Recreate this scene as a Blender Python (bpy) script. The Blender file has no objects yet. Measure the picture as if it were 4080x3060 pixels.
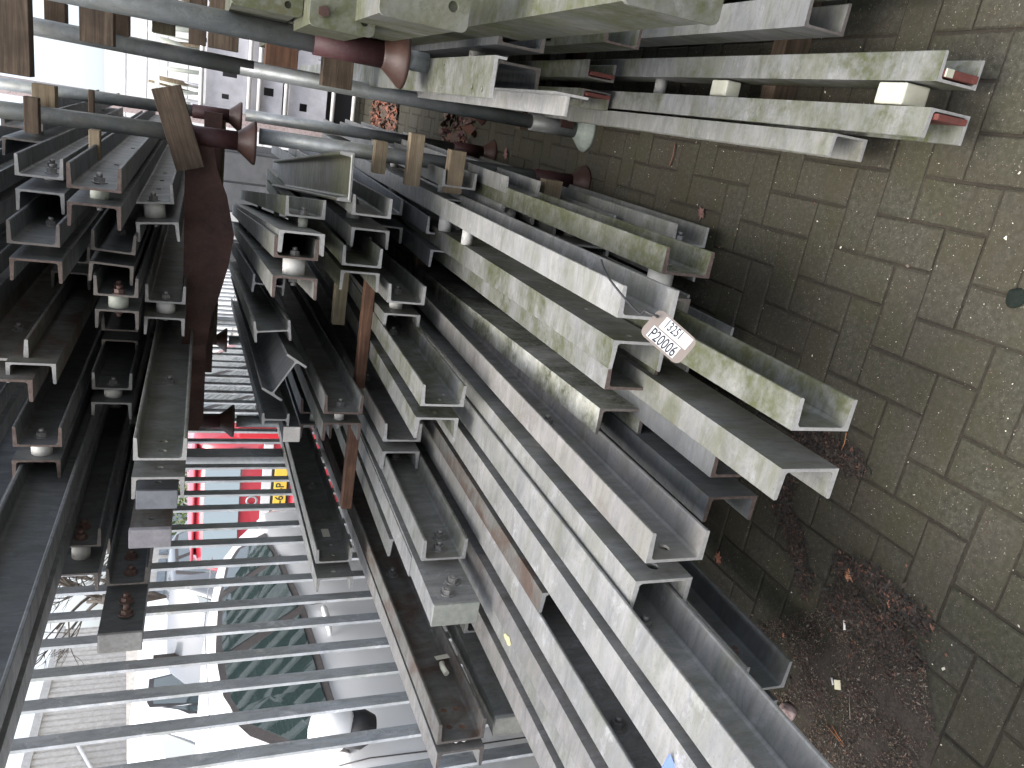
import bpy, bmesh, math, random
from mathutils import Vector, Matrix
import numpy as np
random.seed(7)
PI = math.pi
S = bpy.context.scene
COL = S.collection
# ------------------------------------------------------------------ camera
FPX = 3060.0; CX, CY = 2040.0, 1530.0; CAMZ = 1.6
def nrm(v): v = np.array(v, float); return v/np.linalg.norm(v)
_Y = nrm([829-CX, -(280-CY), -FPX])
_Z = -nrm([7460., -270., -3060.]); _Z = nrm(_Z-_Y*np.dot(_Z, _Y))
_X = np.cross(_Y, _Z)
RM = np.array([_X, _Y, _Z])
cd = bpy.data.cameras.new('camera'); cam = bpy.data.objects.new('camera', cd); COL.objects.link(cam)
cd.sensor_width = 36.0; cd.lens = 36.0*FPX/4080.0; cd.clip_start = 0.02; cd.clip_end = 1500
M4 = Matrix([list(RM[0])+[0], list(RM[1])+[0], list(RM[2])+[CAMZ], [0, 0, 0, 1]])
cam.matrix_world = M4
S.camera = cam
S.render.resolution_x, S.render.resolution_y = 1024, 768
# ------------------------------------------------------------------ light
w = bpy.data.worlds.new('World'); S.world = w; w.use_nodes = True
nt = w.node_tree; nt.nodes.clear()
sky = nt.nodes.new('ShaderNodeTexSky'); sky.sky_type = 'NISHITA'; sky.sun_disc = False
sky.sun_elevation = math.radians(74); sky.sun_rotation = math.radians(215)
sky.air_density = 1.0; sky.dust_density = 6.0; sky.ozone_density = 1.0
hs = nt.nodes.new('ShaderNodeHueSaturation'); hs.inputs['Saturation'].default_value = 0.50
bg = nt.nodes.new('ShaderNodeBackground'); bg.inputs['Strength'].default_value = 0.15
wo = nt.nodes.new('ShaderNodeOutputWorld')
nt.links.new(sky.outputs[0], hs.inputs['Color']); tcw = nt.nodes.new('ShaderNodeTexCoord'); sxw = nt.nodes.new('ShaderNodeSeparateXYZ'); mrw = nt.nodes.new('ShaderNodeMapRange')
mrw.inputs['From Min'].default_value = 0; mrw.inputs['From Max'].default_value = 1; mrw.inputs['To Min'].default_value = 1.35; mrw.inputs['To Max'].default_value = 1.75
vmw = nt.nodes.new('ShaderNodeVectorMath'); vmw.operation = 'SCALE'   # overcast sky: brighter overhead than at the horizon
nt.links.new(tcw.outputs['Generated'], sxw.inputs[0]); nt.links.new(sxw.outputs['Z'], mrw.inputs['Value']); nt.links.new(hs.outputs[0], vmw.inputs[0]); nt.links.new(mrw.outputs[0], vmw.inputs['Scale'])
nt.links.new(vmw.outputs[0], bg.inputs['Color']); nt.links.new(bg.outputs[0], wo.inputs[0])
sl = bpy.data.lights.new('sun', 'SUN'); sl.energy = 0.75; sl.angle = math.radians(50); sl.color = (1, .985, .96)
so = bpy.data.objects.new('sun', sl); COL.objects.link(so)
el, az = math.radians(74), math.radians(215)
sd = Vector((math.sin(az)*math.cos(el), math.cos(az)*math.cos(el), math.sin(el)))
so.rotation_euler = sd.to_track_quat('Z', 'Y').to_euler()
vs = S.view_settings; vs.view_transform = 'Standard'; vs.look = 'None'; vs.gamma = 1; vs.use_curve_mapping = False
vs.exposure = 1.18

def ray(px, py):
    return RM @ np.array([px-CX, -(py-CY), -FPX])/FPX
def on_z(px, py, z):
    r = ray(px, py); t = (z-CAMZ)/r[2]; return Vector((r[0]*t, r[1]*t, z))
def at_depth(px, py, d):
    r = ray(px, py); return Vector((r[0]*d, r[1]*d, r[2]*d+CAMZ))
def project(P):
    q = RM.T @ (np.array(P)-np.array([0, 0, CAMZ]))
    if q[2] > -0.05: return None
    return CX+FPX*q[0]/-q[2], CY-FPX*q[1]/-q[2], -q[2]

# ------------------------------------------------------------------ materials
def mat(name, base=(.5, .5, .5), rough=.5, metal=0.0, spec=.5):
    m = bpy.data.materials.new(name); m.use_nodes = True
    b = m.node_tree.nodes['Principled BSDF']
    b.inputs['Base Color'].default_value = (*base, 1); b.inputs['Roughness'].default_value = rough
    b.inputs['Metallic'].default_value = metal; b.inputs['Specular IOR Level'].default_value = spec
    return m
class NT:
    def __init__(s, m):
        s.t = m.node_tree; s.b = s.t.nodes['Principled BSDF']
    def n(s, ty, **kw):
        o = s.t.nodes.new(ty)
        for k, v in kw.items():
            if k in o.inputs.keys(): o.inputs[k].default_value = v
            else: setattr(o, k, v)
        return o
    def l(s, a, b): s.t.links.new(a, b)
    def coords(s, scale=(1, 1, 1), rand=True):
        tc = s.n('ShaderNodeTexCoord'); mp = s.n('ShaderNodeMapping'); mp.inputs['Scale'].default_value = scale
        if rand:
            oi = s.n('ShaderNodeObjectInfo'); mu = s.n('ShaderNodeMath', operation='MULTIPLY'); mu.inputs[1].default_value = 37.0
            s.l(oi.outputs['Random'], mu.inputs[0])
            va = s.n('ShaderNodeVectorMath', operation='ADD')
            s.l(tc.outputs['Object'], va.inputs[0]); s.l(mu.outputs[0], va.inputs[1]); s.l(va.outputs[0], mp.inputs['Vector'])
        else: s.l(tc.outputs['Object'], mp.inputs['Vector'])
        return mp.outputs[0]
    def noise(s, vec, scale, detail=6, rough=.6, dist=0):
        o = s.n('ShaderNodeTexNoise'); o.inputs['Scale'].default_value = scale; o.inputs['Detail'].default_value = detail
        o.inputs['Roughness'].default_value = rough; o.inputs['Distortion'].default_value = dist; s.l(vec, o.inputs['Vector']); return o.outputs['Fac']
    def ramp(s, f, stops):
        o = s.n('ShaderNodeValToRGB'); e = o.color_ramp.elements
        while len(e) < len(stops): e.new(.5)
        for i, (p, c) in enumerate(stops):
            e[i].position = p; e[i].color = (*c, 1) if not isinstance(c, float) else (c, c, c, 1)
        s.l(f, o.inputs[0]); return o.outputs[0]
    def mix(s, f, a, b, mode='MIX'):
        o = s.n('ShaderNodeMix', data_type='RGBA', blend_type=mode)
        for inp, v in ((o.inputs[0], f), (o.inputs[6], a), (o.inputs[7], b)):
            if isinstance(v, (int, float)): inp.default_value = v
            elif isinstance(v, tuple): inp.default_value = (*v, 1)
            else: s.l(v, inp)
        return o.outputs[2]
    def math(s, op, a, b=0.0):
        o = s.n('ShaderNodeMath', operation=op)
        for i, v in enumerate((a, b)):
            if isinstance(v, (int, float)): o.inputs[i].default_value = v
            else: s.l(v, o.inputs[i])
        return o.outputs[0]
    def bump(s, h, strength=.3, dist=.002):
        o = s.n('ShaderNodeBump'); o.inputs['Strength'].default_value = strength; o.inputs['Distance'].default_value = dist
        s.l(h, o.inputs['Height']); s.l(o.outputs[0], s.b.inputs['Normal'])

def galv(name, tone=.42, moss=.3, rust=.1, tint=(1, 1, 1), rough=.5, metal=.15, white=.3):
    """weathered zinc: mottling, drip streaks across the beam, moss and brown stain patches, white zinc rust"""
    m = mat(name, rough=rough, metal=metal, spec=.35); n = NT(m)
    v = n.coords((1, 1, 1)); vs_ = n.coords((1, 2.6, 1))
    big = n.noise(v, 5, 5, .55); mid = n.noise(vs_, 9, 9, .66, .9); fine = n.noise(v, 160, 4, .6)
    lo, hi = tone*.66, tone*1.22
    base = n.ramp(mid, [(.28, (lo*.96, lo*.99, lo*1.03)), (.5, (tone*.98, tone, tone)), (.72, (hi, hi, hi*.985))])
    base = n.mix(1.0, base, tuple(tint), 'MULTIPLY')
    base = n.mix(n.ramp(big, [(.36, .42), (.62, 0.0)]), base, (lo*.72, lo*.76, lo*.78))
    # white zinc bloom
    wb = n.noise(n.coords((1, 1.3, 1)), 11, 10, .75, .4)
    base = n.mix(n.math('MULTIPLY', n.ramp(wb, [(.56, 0.0), (.66, 1.0)]), white), base, (min(.78, tone*1.65), min(.79, tone*1.68), min(.8, tone*1.72)))
    st = n.noise(n.coords((1.5, 16, 1.5)), 5, 7, .7, .5)
    base = n.mix(n.ramp(st, [(.50, 0.0), (.68, .38)]), base, (tone*.50, tone*.47, tone*.36))
    al = n.noise(n.coords((1, 3.5, 1)), 3.1, 8, .75, .8)
    base = n.mix(n.math('MULTIPLY', n.ramp(al, [(.46, 0.0), (.66, 1.0)]), .25+.45*moss), base, (tone*.42, tone*.44, tone*.20))
    # moss / algae
    mz = n.noise(v, 4.2, 9, .72, .3); mz2 = n.noise(v, 48, 5, .65)
    mm = n.math('MULTIPLY', n.ramp(mz, [(.60-.22*moss, 0.0), (.76-.22*moss, 1.0)]), n.ramp(mz2, [(.34, .35), (.6, 1.0)]))
    mm = n.math('MULTIPLY', mm, min(1, moss*1.35))
    mc = n.mix(mz2, (.028, .034, .014), (.075, .080, .034))
    base = n.mix(mm, base, mc)
    # rust / brown tea stain
    rz = n.noise(n.coords((1, .8, 1)), 6.5, 10, .7, .5)
    rr = n.math('MULTIPLY', n.ramp(rz, [(.66-.3*rust, 0.0), (.80-.3*rust, 1.0)]), min(1, rust*1.6))
    base = n.mix(rr, base, n.mix(mz2, (.055, .040, .031), (.115, .082, .063)))
    # pin pits
    base = n.mix(n.ramp(fine, [(.28, .5), (.40, 0.0)]), base, (.06, .06, .055))
    n.l(base, n.b.inputs['Base Color'])
    ro = n.ramp(mid, [(.3, rough+.12), (.7, rough-.08)]); n.l(ro, n.b.inputs['Roughness'])
    n.bump(n.math('ADD', fine, n.math('MULTIPLY', mm, 2.0)), .22, .0012)
    return m
def rusty(name, a=(.12, .052, .032), b=(.26, .12, .07), rough=.75, scale=14):
    m = mat(name, rough=rough, spec=.25); n = NT(m); v = n.coords()
    f = n.noise(v, scale, 9, .72, .4); f2 = n.noise(v, 70, 5, .7)
    c = n.ramp(f, [(.3, a), (.55, tuple((x+y)/2 for x, y in zip(a, b))), (.75, b)])
    c = n.mix(n.ramp(f2, [(.35, .5), (.5, 0.0)]), c, (.05, .035, .03))
    n.l(c, n.b.inputs['Base Color']); n.bump(f2, .4, .0015); return m
def wood(name, a, b, rough=.8):
    m = mat(name, rough=rough, spec=.2); n = NT(m); v = n.coords((1, 22, 22)); v2 = n.coords((1, 1, 1))
    f = n.noise(v, 3.0, 8, .65, 1.2); g = n.noise(v2, 9, 6, .6)
    c = n.ramp(f, [(.3, a), (.68, b)]); c = n.mix(n.ramp(g, [(.4, .45), (.65, 0.0)]), c, tuple(x*.45 for x in a))
    n.l(c, n.b.inputs['Base Color']); n.bump(f, .5, .002); return m
def speck(name, a, b, rough=.8, sc=60, metal=0, spec=.3, bump=.2, big=6):
    m = mat(name, rough=rough, metal=metal, spec=spec); n = NT(m); v = n.coords()
    f = n.noise(v, sc, 6, .65); g = n.noise(v, big, 5, .6)
    c = n.ramp(f, [(.3, a), (.7, b)]); c = n.mix(n.ramp(g, [(.35, .4), (.65, 0.0)]), c, tuple(x*.6 for x in a))
    n.l(c, n.b.inputs['Base Color'])
    if bump: n.bump(f, bump, .0015)
    return m
G = {}
G['light'] = galv('galvanised_light', .225, .30, .12, (1, .99, .965), white=.5)
G['lightclean'] = galv('galvanised_pale', .25, .12, .16, (1, .98, .955), white=.65)
G['mid'] = galv('galvanised_mid', .185, .50, .14, (1, .995, .95))
G['moss'] = galv('galvanised_mossy', .17, 1.0, .22, (1, 1, .93), rough=.65)
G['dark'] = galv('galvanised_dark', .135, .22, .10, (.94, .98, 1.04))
G['lichen'] = galv('galvanised_lichened', .185, .75, .14, (1, 1, .985), white=.45)
G['olive'] = galv('galvanised_olive_wet', .105, .9, .45, (1, .98, .86), rough=.35, white=.15)
G['olive2'] = galv('galvanised_mossy_dark', .13, .95, .3, (1, .98, .86), rough=.7, white=.3)
G['slot'] = galv('galvanised_lichen_brightened', .40, .75, .10, (1, 1, .93), white=.5)  # lichened zinc, tone raised to make up for shade between the beams
G['brown'] = galv('galvanised_brown_stained', .15, .35, .62, (1, .95, .9), rough=.6)
G['pink'] = galv('galvanised_pinkish', .215, .12, .36, (1, .95, .92), white=.35)
G['post'] = galv('galvanised_pipe', .25, .22, .06, (.93, .98, 1.0), rough=.42, metal=.35)
G['bar'] = galv('fence_zinc', .50, .05, .02, (.93, .97, 1.03), rough=.5, metal=.05, white=.6)
CUT = {'light': speck('cut_edge_light', (.22, .22, .215), (.34, .34, .33), .55, 90),
       'rust': rusty('cut_edge_rust', (.050, .036, .031), (.15, .118, .104), .8, 60),
       'dark': speck('cut_edge_dark', (.10, .09, .085), (.17, .155, .14), .7, 90)}
RED = rusty('oxide_red_primer', (.030, .012, .014), (.052, .020, .021), .55, 8)
RUSTCUP = rusty('rusty_bell', (.030, .017, .0145), (.068, .036, .027), .45, 10)
CROSS = rusty('rusty_crossbeam', (.022, .013, .012), (.070, .034, .025), .75, 10)
BOLTM = speck('bolt_zinc', (.17, .165, .16), (.30, .295, .285), .45, 120, .5)
BOLTR = rusty('bolt_rusty', (.07, .042, .035), (.15, .10, .085), .6, 60)
SPACER = speck('spacer_tube', (.38, .38, .36), (.52, .52, .49), .45, 40)
SPACERG = speck('spacer_tube_green', (.36, .39, .33), (.48, .50, .44), .5, 40)
NYLON = speck('nylon_block', (.33, .33, .26), (.42, .42, .35), .4, 30)
BRICK = rusty('red_brick_strip', (.075, .022, .018), (.15, .048, .038), .8, 50)
WD = wood('old_timber', (.035, .026, .019), (.115, .085, .06)); WL = wood('pale_timber', (.13, .10, .065), (.30, .245, .17)); WR = wood('reddish_timber', (.06, .032, .02), (.165, .09, .06))
WM = wood('mossy_timber', (.05, .045, .028), (.14, .12, .08))
BLACK = mat('black_rubber', (.02, .02, .022), .6); HOLE = mat('hole_dark', (.02, .02, .02), .9)

# ------------------------------------------------------------------ helpers
def new(name, bm, mats, parent=None, loc=None, smooth=False):
    me = bpy.data.meshes.new(name)
    if isinstance(bm, bmesh.types.BMesh):
        bm.normal_update(); bm.to_mesh(me); bm.free()
    else: me.from_pydata(*bm); me.update()
    for m in (mats if isinstance(mats, (list, tuple)) else [mats]): me.materials.append(m)
    if smooth:
        for p in me.polygons: p.use_smooth = True
    o = bpy.data.objects.new(name, me); COL.objects.link(o)
    if parent: o.parent = parent
    if loc is not None: o.location = loc
    return o
def thing(name, label, cat, loc=(0, 0, 0), rz=0, group=None):
    o = bpy.data.objects.new(name, None); COL.objects.link(o); o.empty_display_size = .05
    o.location = loc; o.rotation_euler = (0, 0, rz); o['label'] = label; o['category'] = cat
    if group: o['group'] = group
    return o
def tag(o, label, cat, group=None, kind=None):
    if label: o['label'] = label
    if cat: o['category'] = cat
    if group: o['group'] = group
    if kind: o['kind'] = kind
    return o
def add_box(bm, x0, x1, y0, y1, z0, z1, mi=0, rot=None):
    vs = [bm.verts.new(p) for p in ((x0, y0, z0), (x1, y0, z0), (x1, y1, z0), (x0, y1, z0), (x0, y0, z1), (x1, y0, z1), (x1, y1, z1), (x0, y1, z1))]
    if rot is not None:
        for v in vs: v.co = rot @ v.co
    for f in ((3, 2, 1, 0), (4, 5, 6, 7), (0, 1, 5, 4), (1, 2, 6, 5), (2, 3, 7, 6), (3, 0, 4, 7)):
        q = bm.faces.new([vs[i] for i in f]); q.material_index = mi
    return vs
def box(name, x0, x1, y0, y1, z0, z1, m, parent=None, bev=0.0, rot=None):
    bm = bmesh.new(); add_box(bm, x0, x1, y0, y1, z0, z1, 0, rot)
    if bev: bmesh.ops.bevel(bm, geom=bm.edges[:], offset=bev, segments=2, affect='EDGES', profile=.5)
    return new(name, bm, m, parent)
def add_cyl(bm, p0, p1, r0, r1=None, seg=16, caps=True, mi=0, hexa=False):
    r1 = r0 if r1 is None else r1
    p0, p1 = Vector(p0), Vector(p1); d = (p1-p0).normalized()
    u = d.orthogonal().normalized(); v = d.cross(u)
    if abs(d.z) < .5:
        v = Vector((0, 0, 1)) - d*d.z; v.normalize(); u = v.cross(d)
    a = [[bm.verts.new(p + (u*math.cos(2*PI*i/seg)+v*math.sin(2*PI*i/seg))*r) for i in range(seg)] for p, r in ((p0, r0), (p1, r1))]
    for i in range(seg):
        f = bm.faces.new((a[0][i], a[0][(i+1) % seg], a[1][(i+1) % seg], a[1][i])); f.smooth = seg > 8; f.material_index = mi
    if caps:
        f = bm.faces.new(a[0][::-1]); f.material_index = mi; f = bm.faces.new(a[1]); f.material_index = mi
def add_lathe(bm, base, prof, seg=24, mi=0):
    base = Vector(base); rings = []
    for r, z in prof: rings.append([bm.verts.new(base+Vector((r*math.cos(2*PI*i/seg), r*math.sin(2*PI*i/seg), z))) for i in range(seg)])
    for k in range(len(rings)-1):
        for i in range(seg):
            f = bm.faces.new((rings[k][i], rings[k][(i+1) % seg], rings[k+1][(i+1) % seg], rings[k+1][i])); f.smooth = True; f.material_index = mi
def tube(bm, pts, r, seg=8, mi=0):
    pts = [Vector(p) for p in pts]; rings = []
    for i, p in enumerate(pts):
        d = (pts[min(i+1, len(pts)-1)]-pts[max(i-1, 0)]).normalized(); u = d.orthogonal().normalized(); v = d.cross(u)
        if rings and i: # keep frame stable
            u = (pu - d*pu.dot(d)).normalized(); v = d.cross(u)
        pu = u; rr = r[i] if isinstance(r, (list, tuple)) else r
        rings.append([bm.verts.new(p+(u*math.cos(2*PI*k/seg)+v*math.sin(2*PI*k/seg))*rr) for k in range(seg)])
    for a, b in zip(rings, rings[1:]):
        for k in range(seg):
            f = bm.faces.new((a[k], a[(k+1) % seg], b[(k+1) % seg], b[k])); f.smooth = True; f.material_index = mi
    bm.faces.new(rings[0][::-1]).material_index = mi; bm.faces.new(rings[-1]).material_index = mi
def arc(cx, cz, r, a0, a1, n): return [(cx+r*math.cos(math.radians(a0+(a1-a0)*i/n)), cz+r*math.sin(math.radians(a0+(a1-a0)*i/n))) for i in range(n+1)]
def chan_profile(h, b, s):
    """channel: web outer face at x=0, open towards s (+1/-1); z from 0 (bottom) to h"""
    tw, tf, r1, r2 = h*.05, h*.062, h*.062, h*.028
    ti = tf*1.35
    pts = [(0, 0), (b-.0015, 0), (b, .0015)]
    pts += arc(b-r2, tf*.72-r2*.2, r2, 0, 80, 3)
    pts += [(tw+r1*1.15, ti+.0005)]
    pts += arc(tw+r1, ti+r1, r1, 262, 184, 4)
    up = [(x, h-z) for x, z in pts[::-1]]
    allp = pts+up
    return [(x*s, z) for x, z in allp]
def extrude(name, prof, y0, y1, m, endm, parent, segs=1, taper_end=False):
    bm = bmesh.new(); n = len(prof); rings = []
    for k in range(segs+1):
        y = y0+(y1-y0)*k/segs; rings.append([bm.verts.new((x, y, z)) for x, z in prof])
    for k in range(segs):
        for i in range(n):
            f = bm.faces.new((rings[k][i], rings[k][(i+1) % n], rings[k+1][(i+1) % n], rings[k+1][i]))
    f = bm.faces.new(rings[0][::-1]); f.material_index = 1
    f = bm.faces.new(rings[-1]); f.material_index = 1
    bmesh.ops.recalc_face_normals(bm, faces=bm.faces[:])
    bmesh.ops.triangulate(bm, faces=[f for f in bm.faces if len(f.verts) > 4])
    return new(name, bm, [m, endm], parent)
def cut_holes(o, holes, slot=None):
    """holes: (y, z, r) through the web in local coordinates -> real holes"""
    bm = bmesh.new()
    for hd in holes:
        y, z, r = hd[:3]
        if len(hd) > 3: add_box(bm, -.2, .2, y-hd[3]/2, y+hd[3]/2, z-r, z+r)
        else: add_cyl(bm, (-.03, y, z), (.03, y, z), r, seg=20)
    c = new('tmp', bm, HOLE, o.parent); c.location = o.location
    bpy.context.view_layer.update()
    md = o.modifiers.new('b', 'BOOLEAN'); md.operation = 'DIFFERENCE'; md.object = c; md.solver = 'EXACT'
    dg = bpy.context.evaluated_depsgraph_get(); me = bpy.data.meshes.new_from_object(o.evaluated_get(dg))
    o.modifiers.clear(); o.data = me; bpy.data.objects.remove(c, do_unlink=True)
def bolt(parent, x, y, z, s, m, nut=.014, rod=.012, r=.0165, stub=.006, washer=True, name='bolt'):
    """hex head/nut standing on a web face at x, pointing along s*X"""
    bm = bmesh.new()
    if washer: add_cyl(bm, (x, y, z), (x+s*.003, y, z), r*1.35, seg=20)
    add_cyl(bm, (x+s*.003, y, z), (x+s*(.003+nut), y, z), r, seg=6)
    add_cyl(bm, (x+s*(.003+nut), y, z), (x+s*(.003+nut+rod), y, z), r*.55, r*.5, seg=12)
    return new(name, bm, m, parent)
# ------------------------------------------------------------------ beam builder
GRP = {}
def pair(label, R=None, L=None, yend=6.6, h=.14, b=.07, yaw=0., roll=0., mr='mid', ml=None, cr='light', cl=None, spacers=(.12,), sp_m=None, sp_r=.026,
         bolts=(), holesR=(), holesL=(), name='channel_beam_pair', cat='steel beam', group=None, boltm=None, bL=None, hL=None):
    """R / L = (x, y, z) of the front top corner of the web; R opens to +X, L to -X. one bolted twin beam."""
    ref = R or L; ml = ml or mr; cl = cl or cr; bL = bL or b
    if not (R and L): name = 'channel_beam'
    root = thing(name, label, cat, (ref[0], ref[1], ref[2]-h), math.radians(yaw), group)
    root.rotation_euler = (0, math.radians(roll), -math.radians(yaw))
    c, s_ = math.cos(math.radians(yaw)), math.sin(math.radians(yaw))
    def loc(P):
        dx, dy, dz = P[0]-ref[0], P[1]-ref[1], P[2]-ref[2]
        return dx*c-dy*s_, dx*s_+dy*c, dz
    out = {}
    for key, P, s, mm, cc, bb, holes in (('R', R, 1, mr, cr, b, holesR), ('L', L, -1, ml, cl, bL, holesL)):
        if not P: continue
        lx, ly, lz = loc(P)
        hh = h
        o = extrude('channel', chan_profile(hh, bb, s), 0, yend-P[1], G[mm], CUT[cc], root, 1); o.location = (lx, ly, lz)
        if holes: cut_holes(o, [(hd[0], hh*hd[1], *hd[2:]) for hd in holes])
        out[key] = (lx, ly, lz)
    if R and L:
        xr, xl = out['R'][0], out['L'][0]; y0 = max(out['R'][1], out['L'][1])
        for sp in spacers:
            bm = bmesh.new(); add_cyl(bm, (xr-.0005, y0+sp, h/2), (xl+.0005, y0+sp, h/2), sp_r, seg=24)
            new('spacer', bm, sp_m or SPACER, root)
            bolt(root, xr+h*.05, y0+sp, h/2, 1, boltm or BOLTM)
            bolt(root, xl-h*.05, y0+sp, h/2, -1, boltm or BOLTM)
        y = y0+1.2
        while y < yend-ref[1]-.2:
            bm = bmesh.new(); add_cyl(bm, (xr-.0005, y, h/2), (xl+.0005, y, h/2), sp_r*.8, seg=14); new('spacer', bm, sp_m or SPACER, root); y += 1.3
    for (side, y, z) in bolts:
        if side == 'o':
            bolt(root, out['L'][0], out['L'][1]+y, h*z, 1, boltm or BOLTM, rod=.002, nut=.016); continue
        x, yy, _ = out[side]; s = 1 if side == 'R' else -1
        bolt(root, x+s*h*.05, yy+y, h*z, s, boltm or BOLTM, rod=.012)
    return root
# ------------------------------------------------------------------ ground, paving
GND = speck('sandy_bedding', (.016, .0135, .010), (.034, .029, .021), .95, 90)
ASPH = speck('asphalt', (.20, .195, .185), (.30, .295, .28), .9, 25)
bm = bmesh.new(); add_box(bm, -400, 400, -60, 700, -.6, -.028)
tag(new('ground', bm, ASPH), None, None, kind='structure')
bm = bmesh.new(); add_box(bm, -1.96, 4.0, -1.0, 16, -.5, -.0055)
bed = tag(new('paving', bm, GND), None, None, kind='structure')
def paver_mat():
    m = mat('concrete_paver', rough=.85, spec=.25); n = NT(m)
    gv = n.n('ShaderNodeNewGeometry'); pos = gv.outputs['Position']
    oi = n.n('ShaderNodeObjectInfo')
    f = n.noise(pos, 70, 8, .75); g = n.noise(pos, 5.5, 7, .65, .3); big = n.noise(pos, 1.5, 5, .6); sp = n.noise(pos, 240, 3, .6)
    c = n.ramp(f, [(.30, (.015, .0150, .0105)), (.5, (.033, .0325, .0235)), (.72, (.066, .064, .048))])
    c = n.mix(n.ramp(oi.outputs['Random'], [(0, 0.0), (1, .55)]), c, n.mix(.5, c, (.050, .041, .033)))
    c = n.mix(n.ramp(g, [(.42, 0.0), (.64, .60)]), c, (.031, .030, .014))
    c = n.mix(n.ramp(big, [(.42, 0.0), (.66, .35)]), c, (.026, .019, .013))
    c = n.mix(n.ramp(sp, [(.66, 0.0), (.71, .9)]), c, (.24, .225, .185))
    c = n.mix(n.ramp(n.noise(pos, 90, 3, .5), [(.27, .8), (.33, 0.0)]), c, (.025, .022, .02))
    n.l(c, n.b.inputs['Base Color']); n.bump(n.math('ADD', f, sp), .5, .002); return m
PAV = paver_mat()
U = .1075
def paver_mesh(seed, along_y):
    rnd = random.Random(seed); bm = bmesh.new()
    a, b = (U/2-.003, U-.003) if along_y else (U-.003, U/2-.003)
    j = lambda: rnd.uniform(-.0012, .0012); e = .004
    def ring(i, z): return [bm.verts.new((sx*(a-i)+j(), sy*(b-i)+j(), z)) for sx, sy in ((-1, -1), (1, -1), (1, 1), (-1, 1))]
    r0, r1, r2 = ring(0, -.04), ring(0, -.004), ring(e, 0)
    for p, q in ((r0, r1), (r1, r2)):
        for i in range(4): bm.faces.new((p[i], p[(i+1) % 4], q[(i+1) % 4], q[i]))
    bm.faces.new(r2)
    me = bpy.data.meshes.new('paver'); bm.to_mesh(me); bm.free(); me.materials.append(PAV); return me
PM = {d: [paver_mesh(k+10*d, d) for k in range(4)] for d in (0, 1)}
cells = []
X0, Y0 = -.0625, 1.336
for i in range(-22, 140):
    for j in range(-36, 17):
        cls = (i-j) % 4
        if cls == 0: cx, cy, d = X0-(j+.5)*U, Y0+(i+1)*U, 1
        elif cls == 2: cx, cy, d = X0-j*U, Y0+(i+.5)*U, 0
        else: continue
        if -1.9 < cx < 3.8 and -.9 < cy < 15.5: cells.append((cx, cy, d))
vis = []
for k, (cx, cy, d) in enumerate(cells):
    q = project((cx, cy, 0))
    if q and -150 < q[0] < 4230 and -150 < q[1] < 3210 and not (cx < -.35 and cy > 2.0 and cx < -.35 - 0): vis.append((q[2], k))
vis.sort(); near = set(k for _, k in vis[:300]); rnd = random.Random(3)
vs_, fs_ = [], []
for k, (cx, cy, d) in enumerate(cells):
    dz = rnd.uniform(-.003, .002); t1, t2 = rnd.uniform(-.010, .010), rnd.uniform(-.010, .010); rz = rnd.uniform(-.008, .008)
    if k in near:
        o = bpy.data.objects.new('paver', rnd.choice(PM[d])); COL.objects.link(o); o.parent = bed
        o.location = (cx, cy, dz); o.rotation_euler = (t1, t2, rz)
    else:
        me = rnd.choice(PM[d]); b0 = len(vs_)
        for v in me.vertices: vs_.append((cx+v.co.x, cy+v.co.y, v.co.z+dz+v.co.x*t1+v.co.y*t2))
        for p in me.polygons: fs_.append(tuple(b0+i for i in p.vertices))
tag(new('pavers', (vs_, [], fs_), PAV, bed), None, None, kind='stuff')

# ------------------------------------------------------------------ stillages (stacking racks)
def stillage_post(root, x, y, z0, h, top_r=.030, stub_r=.036, cupr=.083, stub=.19, m=None, ms=None, mc=None, top=True, lean=(0, 0)):
    m = m or G['post']; ms = ms or RED; mc = mc or RUSTCUP
    bm = bmesh.new(); add_lathe(bm, (x, y, z0), [(cupr-.004, .0), (cupr, .002), (cupr*.97, .012), (cupr*.74, .034), (stub_r+.004, .060), (stub_r+.002, .066), (stub_r-.004, .066), (cupr*.70, .030), (cupr-.008, .006), (cupr-.004, 0)], 32)
    c = new('bell_foot', bm, mc, root)
    bm = bmesh.new(); tube(bm, [(x, y, z0+.055), (x+lean[0]*stub, y+lean[1]*stub, z0+stub+.06)], stub_r, 24); new('socket', bm, ms, root)
    bm = bmesh.new(); tube(bm, [(x+lean[0]*stub, y+lean[1]*stub, z0+stub+.055), (x+lean[0]*h, y+lean[1]*h, z0+h-.012)], top_r, 24); new('post', bm, m, root)
SG = 'stacking racks that hold the steel beams'
def cross(root, x0, x1, y, z0, z1, m=None):
    o = box('crossbeam', x0, x1, y-.04, y+.04, z0, z1, m or CROSS, root); return o
XL, XR = -1.63, -.205
lo = thing('stacking_rack', 'lower steel stacking rack with grey pipe posts standing on the paving, full of channel beams', 'rack', (XR, 3.26, 0), 0, SG)
def place(root, f):
    f(root)
def build_rack(root, pts, z0, h, **kw):
    L0 = root.location
    for (x, y) in pts: stillage_post(root, x-L0.x, y-L0.y, z0-L0.z, h, **kw)
build_rack(lo, [(-.205, 3.26), (-.19, 4.55), (XL, 3.78), (XL-.06, 5.3)], 0.0, 1.42)
cross(lo, XL-XR, 0, .04, .09, .16); cross(lo, XL-XR, 0, 1.35, .09, .16)
up = thing('stacking_rack', 'upper stacking rack with red primed sockets and rusty bell feet, standing on the lower one', 'rack', (XR, 3.26, 1.42), 0, SG)
build_rack(up, [(-.235, 3.26), (-.215, 4.7), (XL, 3.78), (XL-.06, 5.3)], 1.42, 1.42, lean=(-.012, 0))
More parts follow.
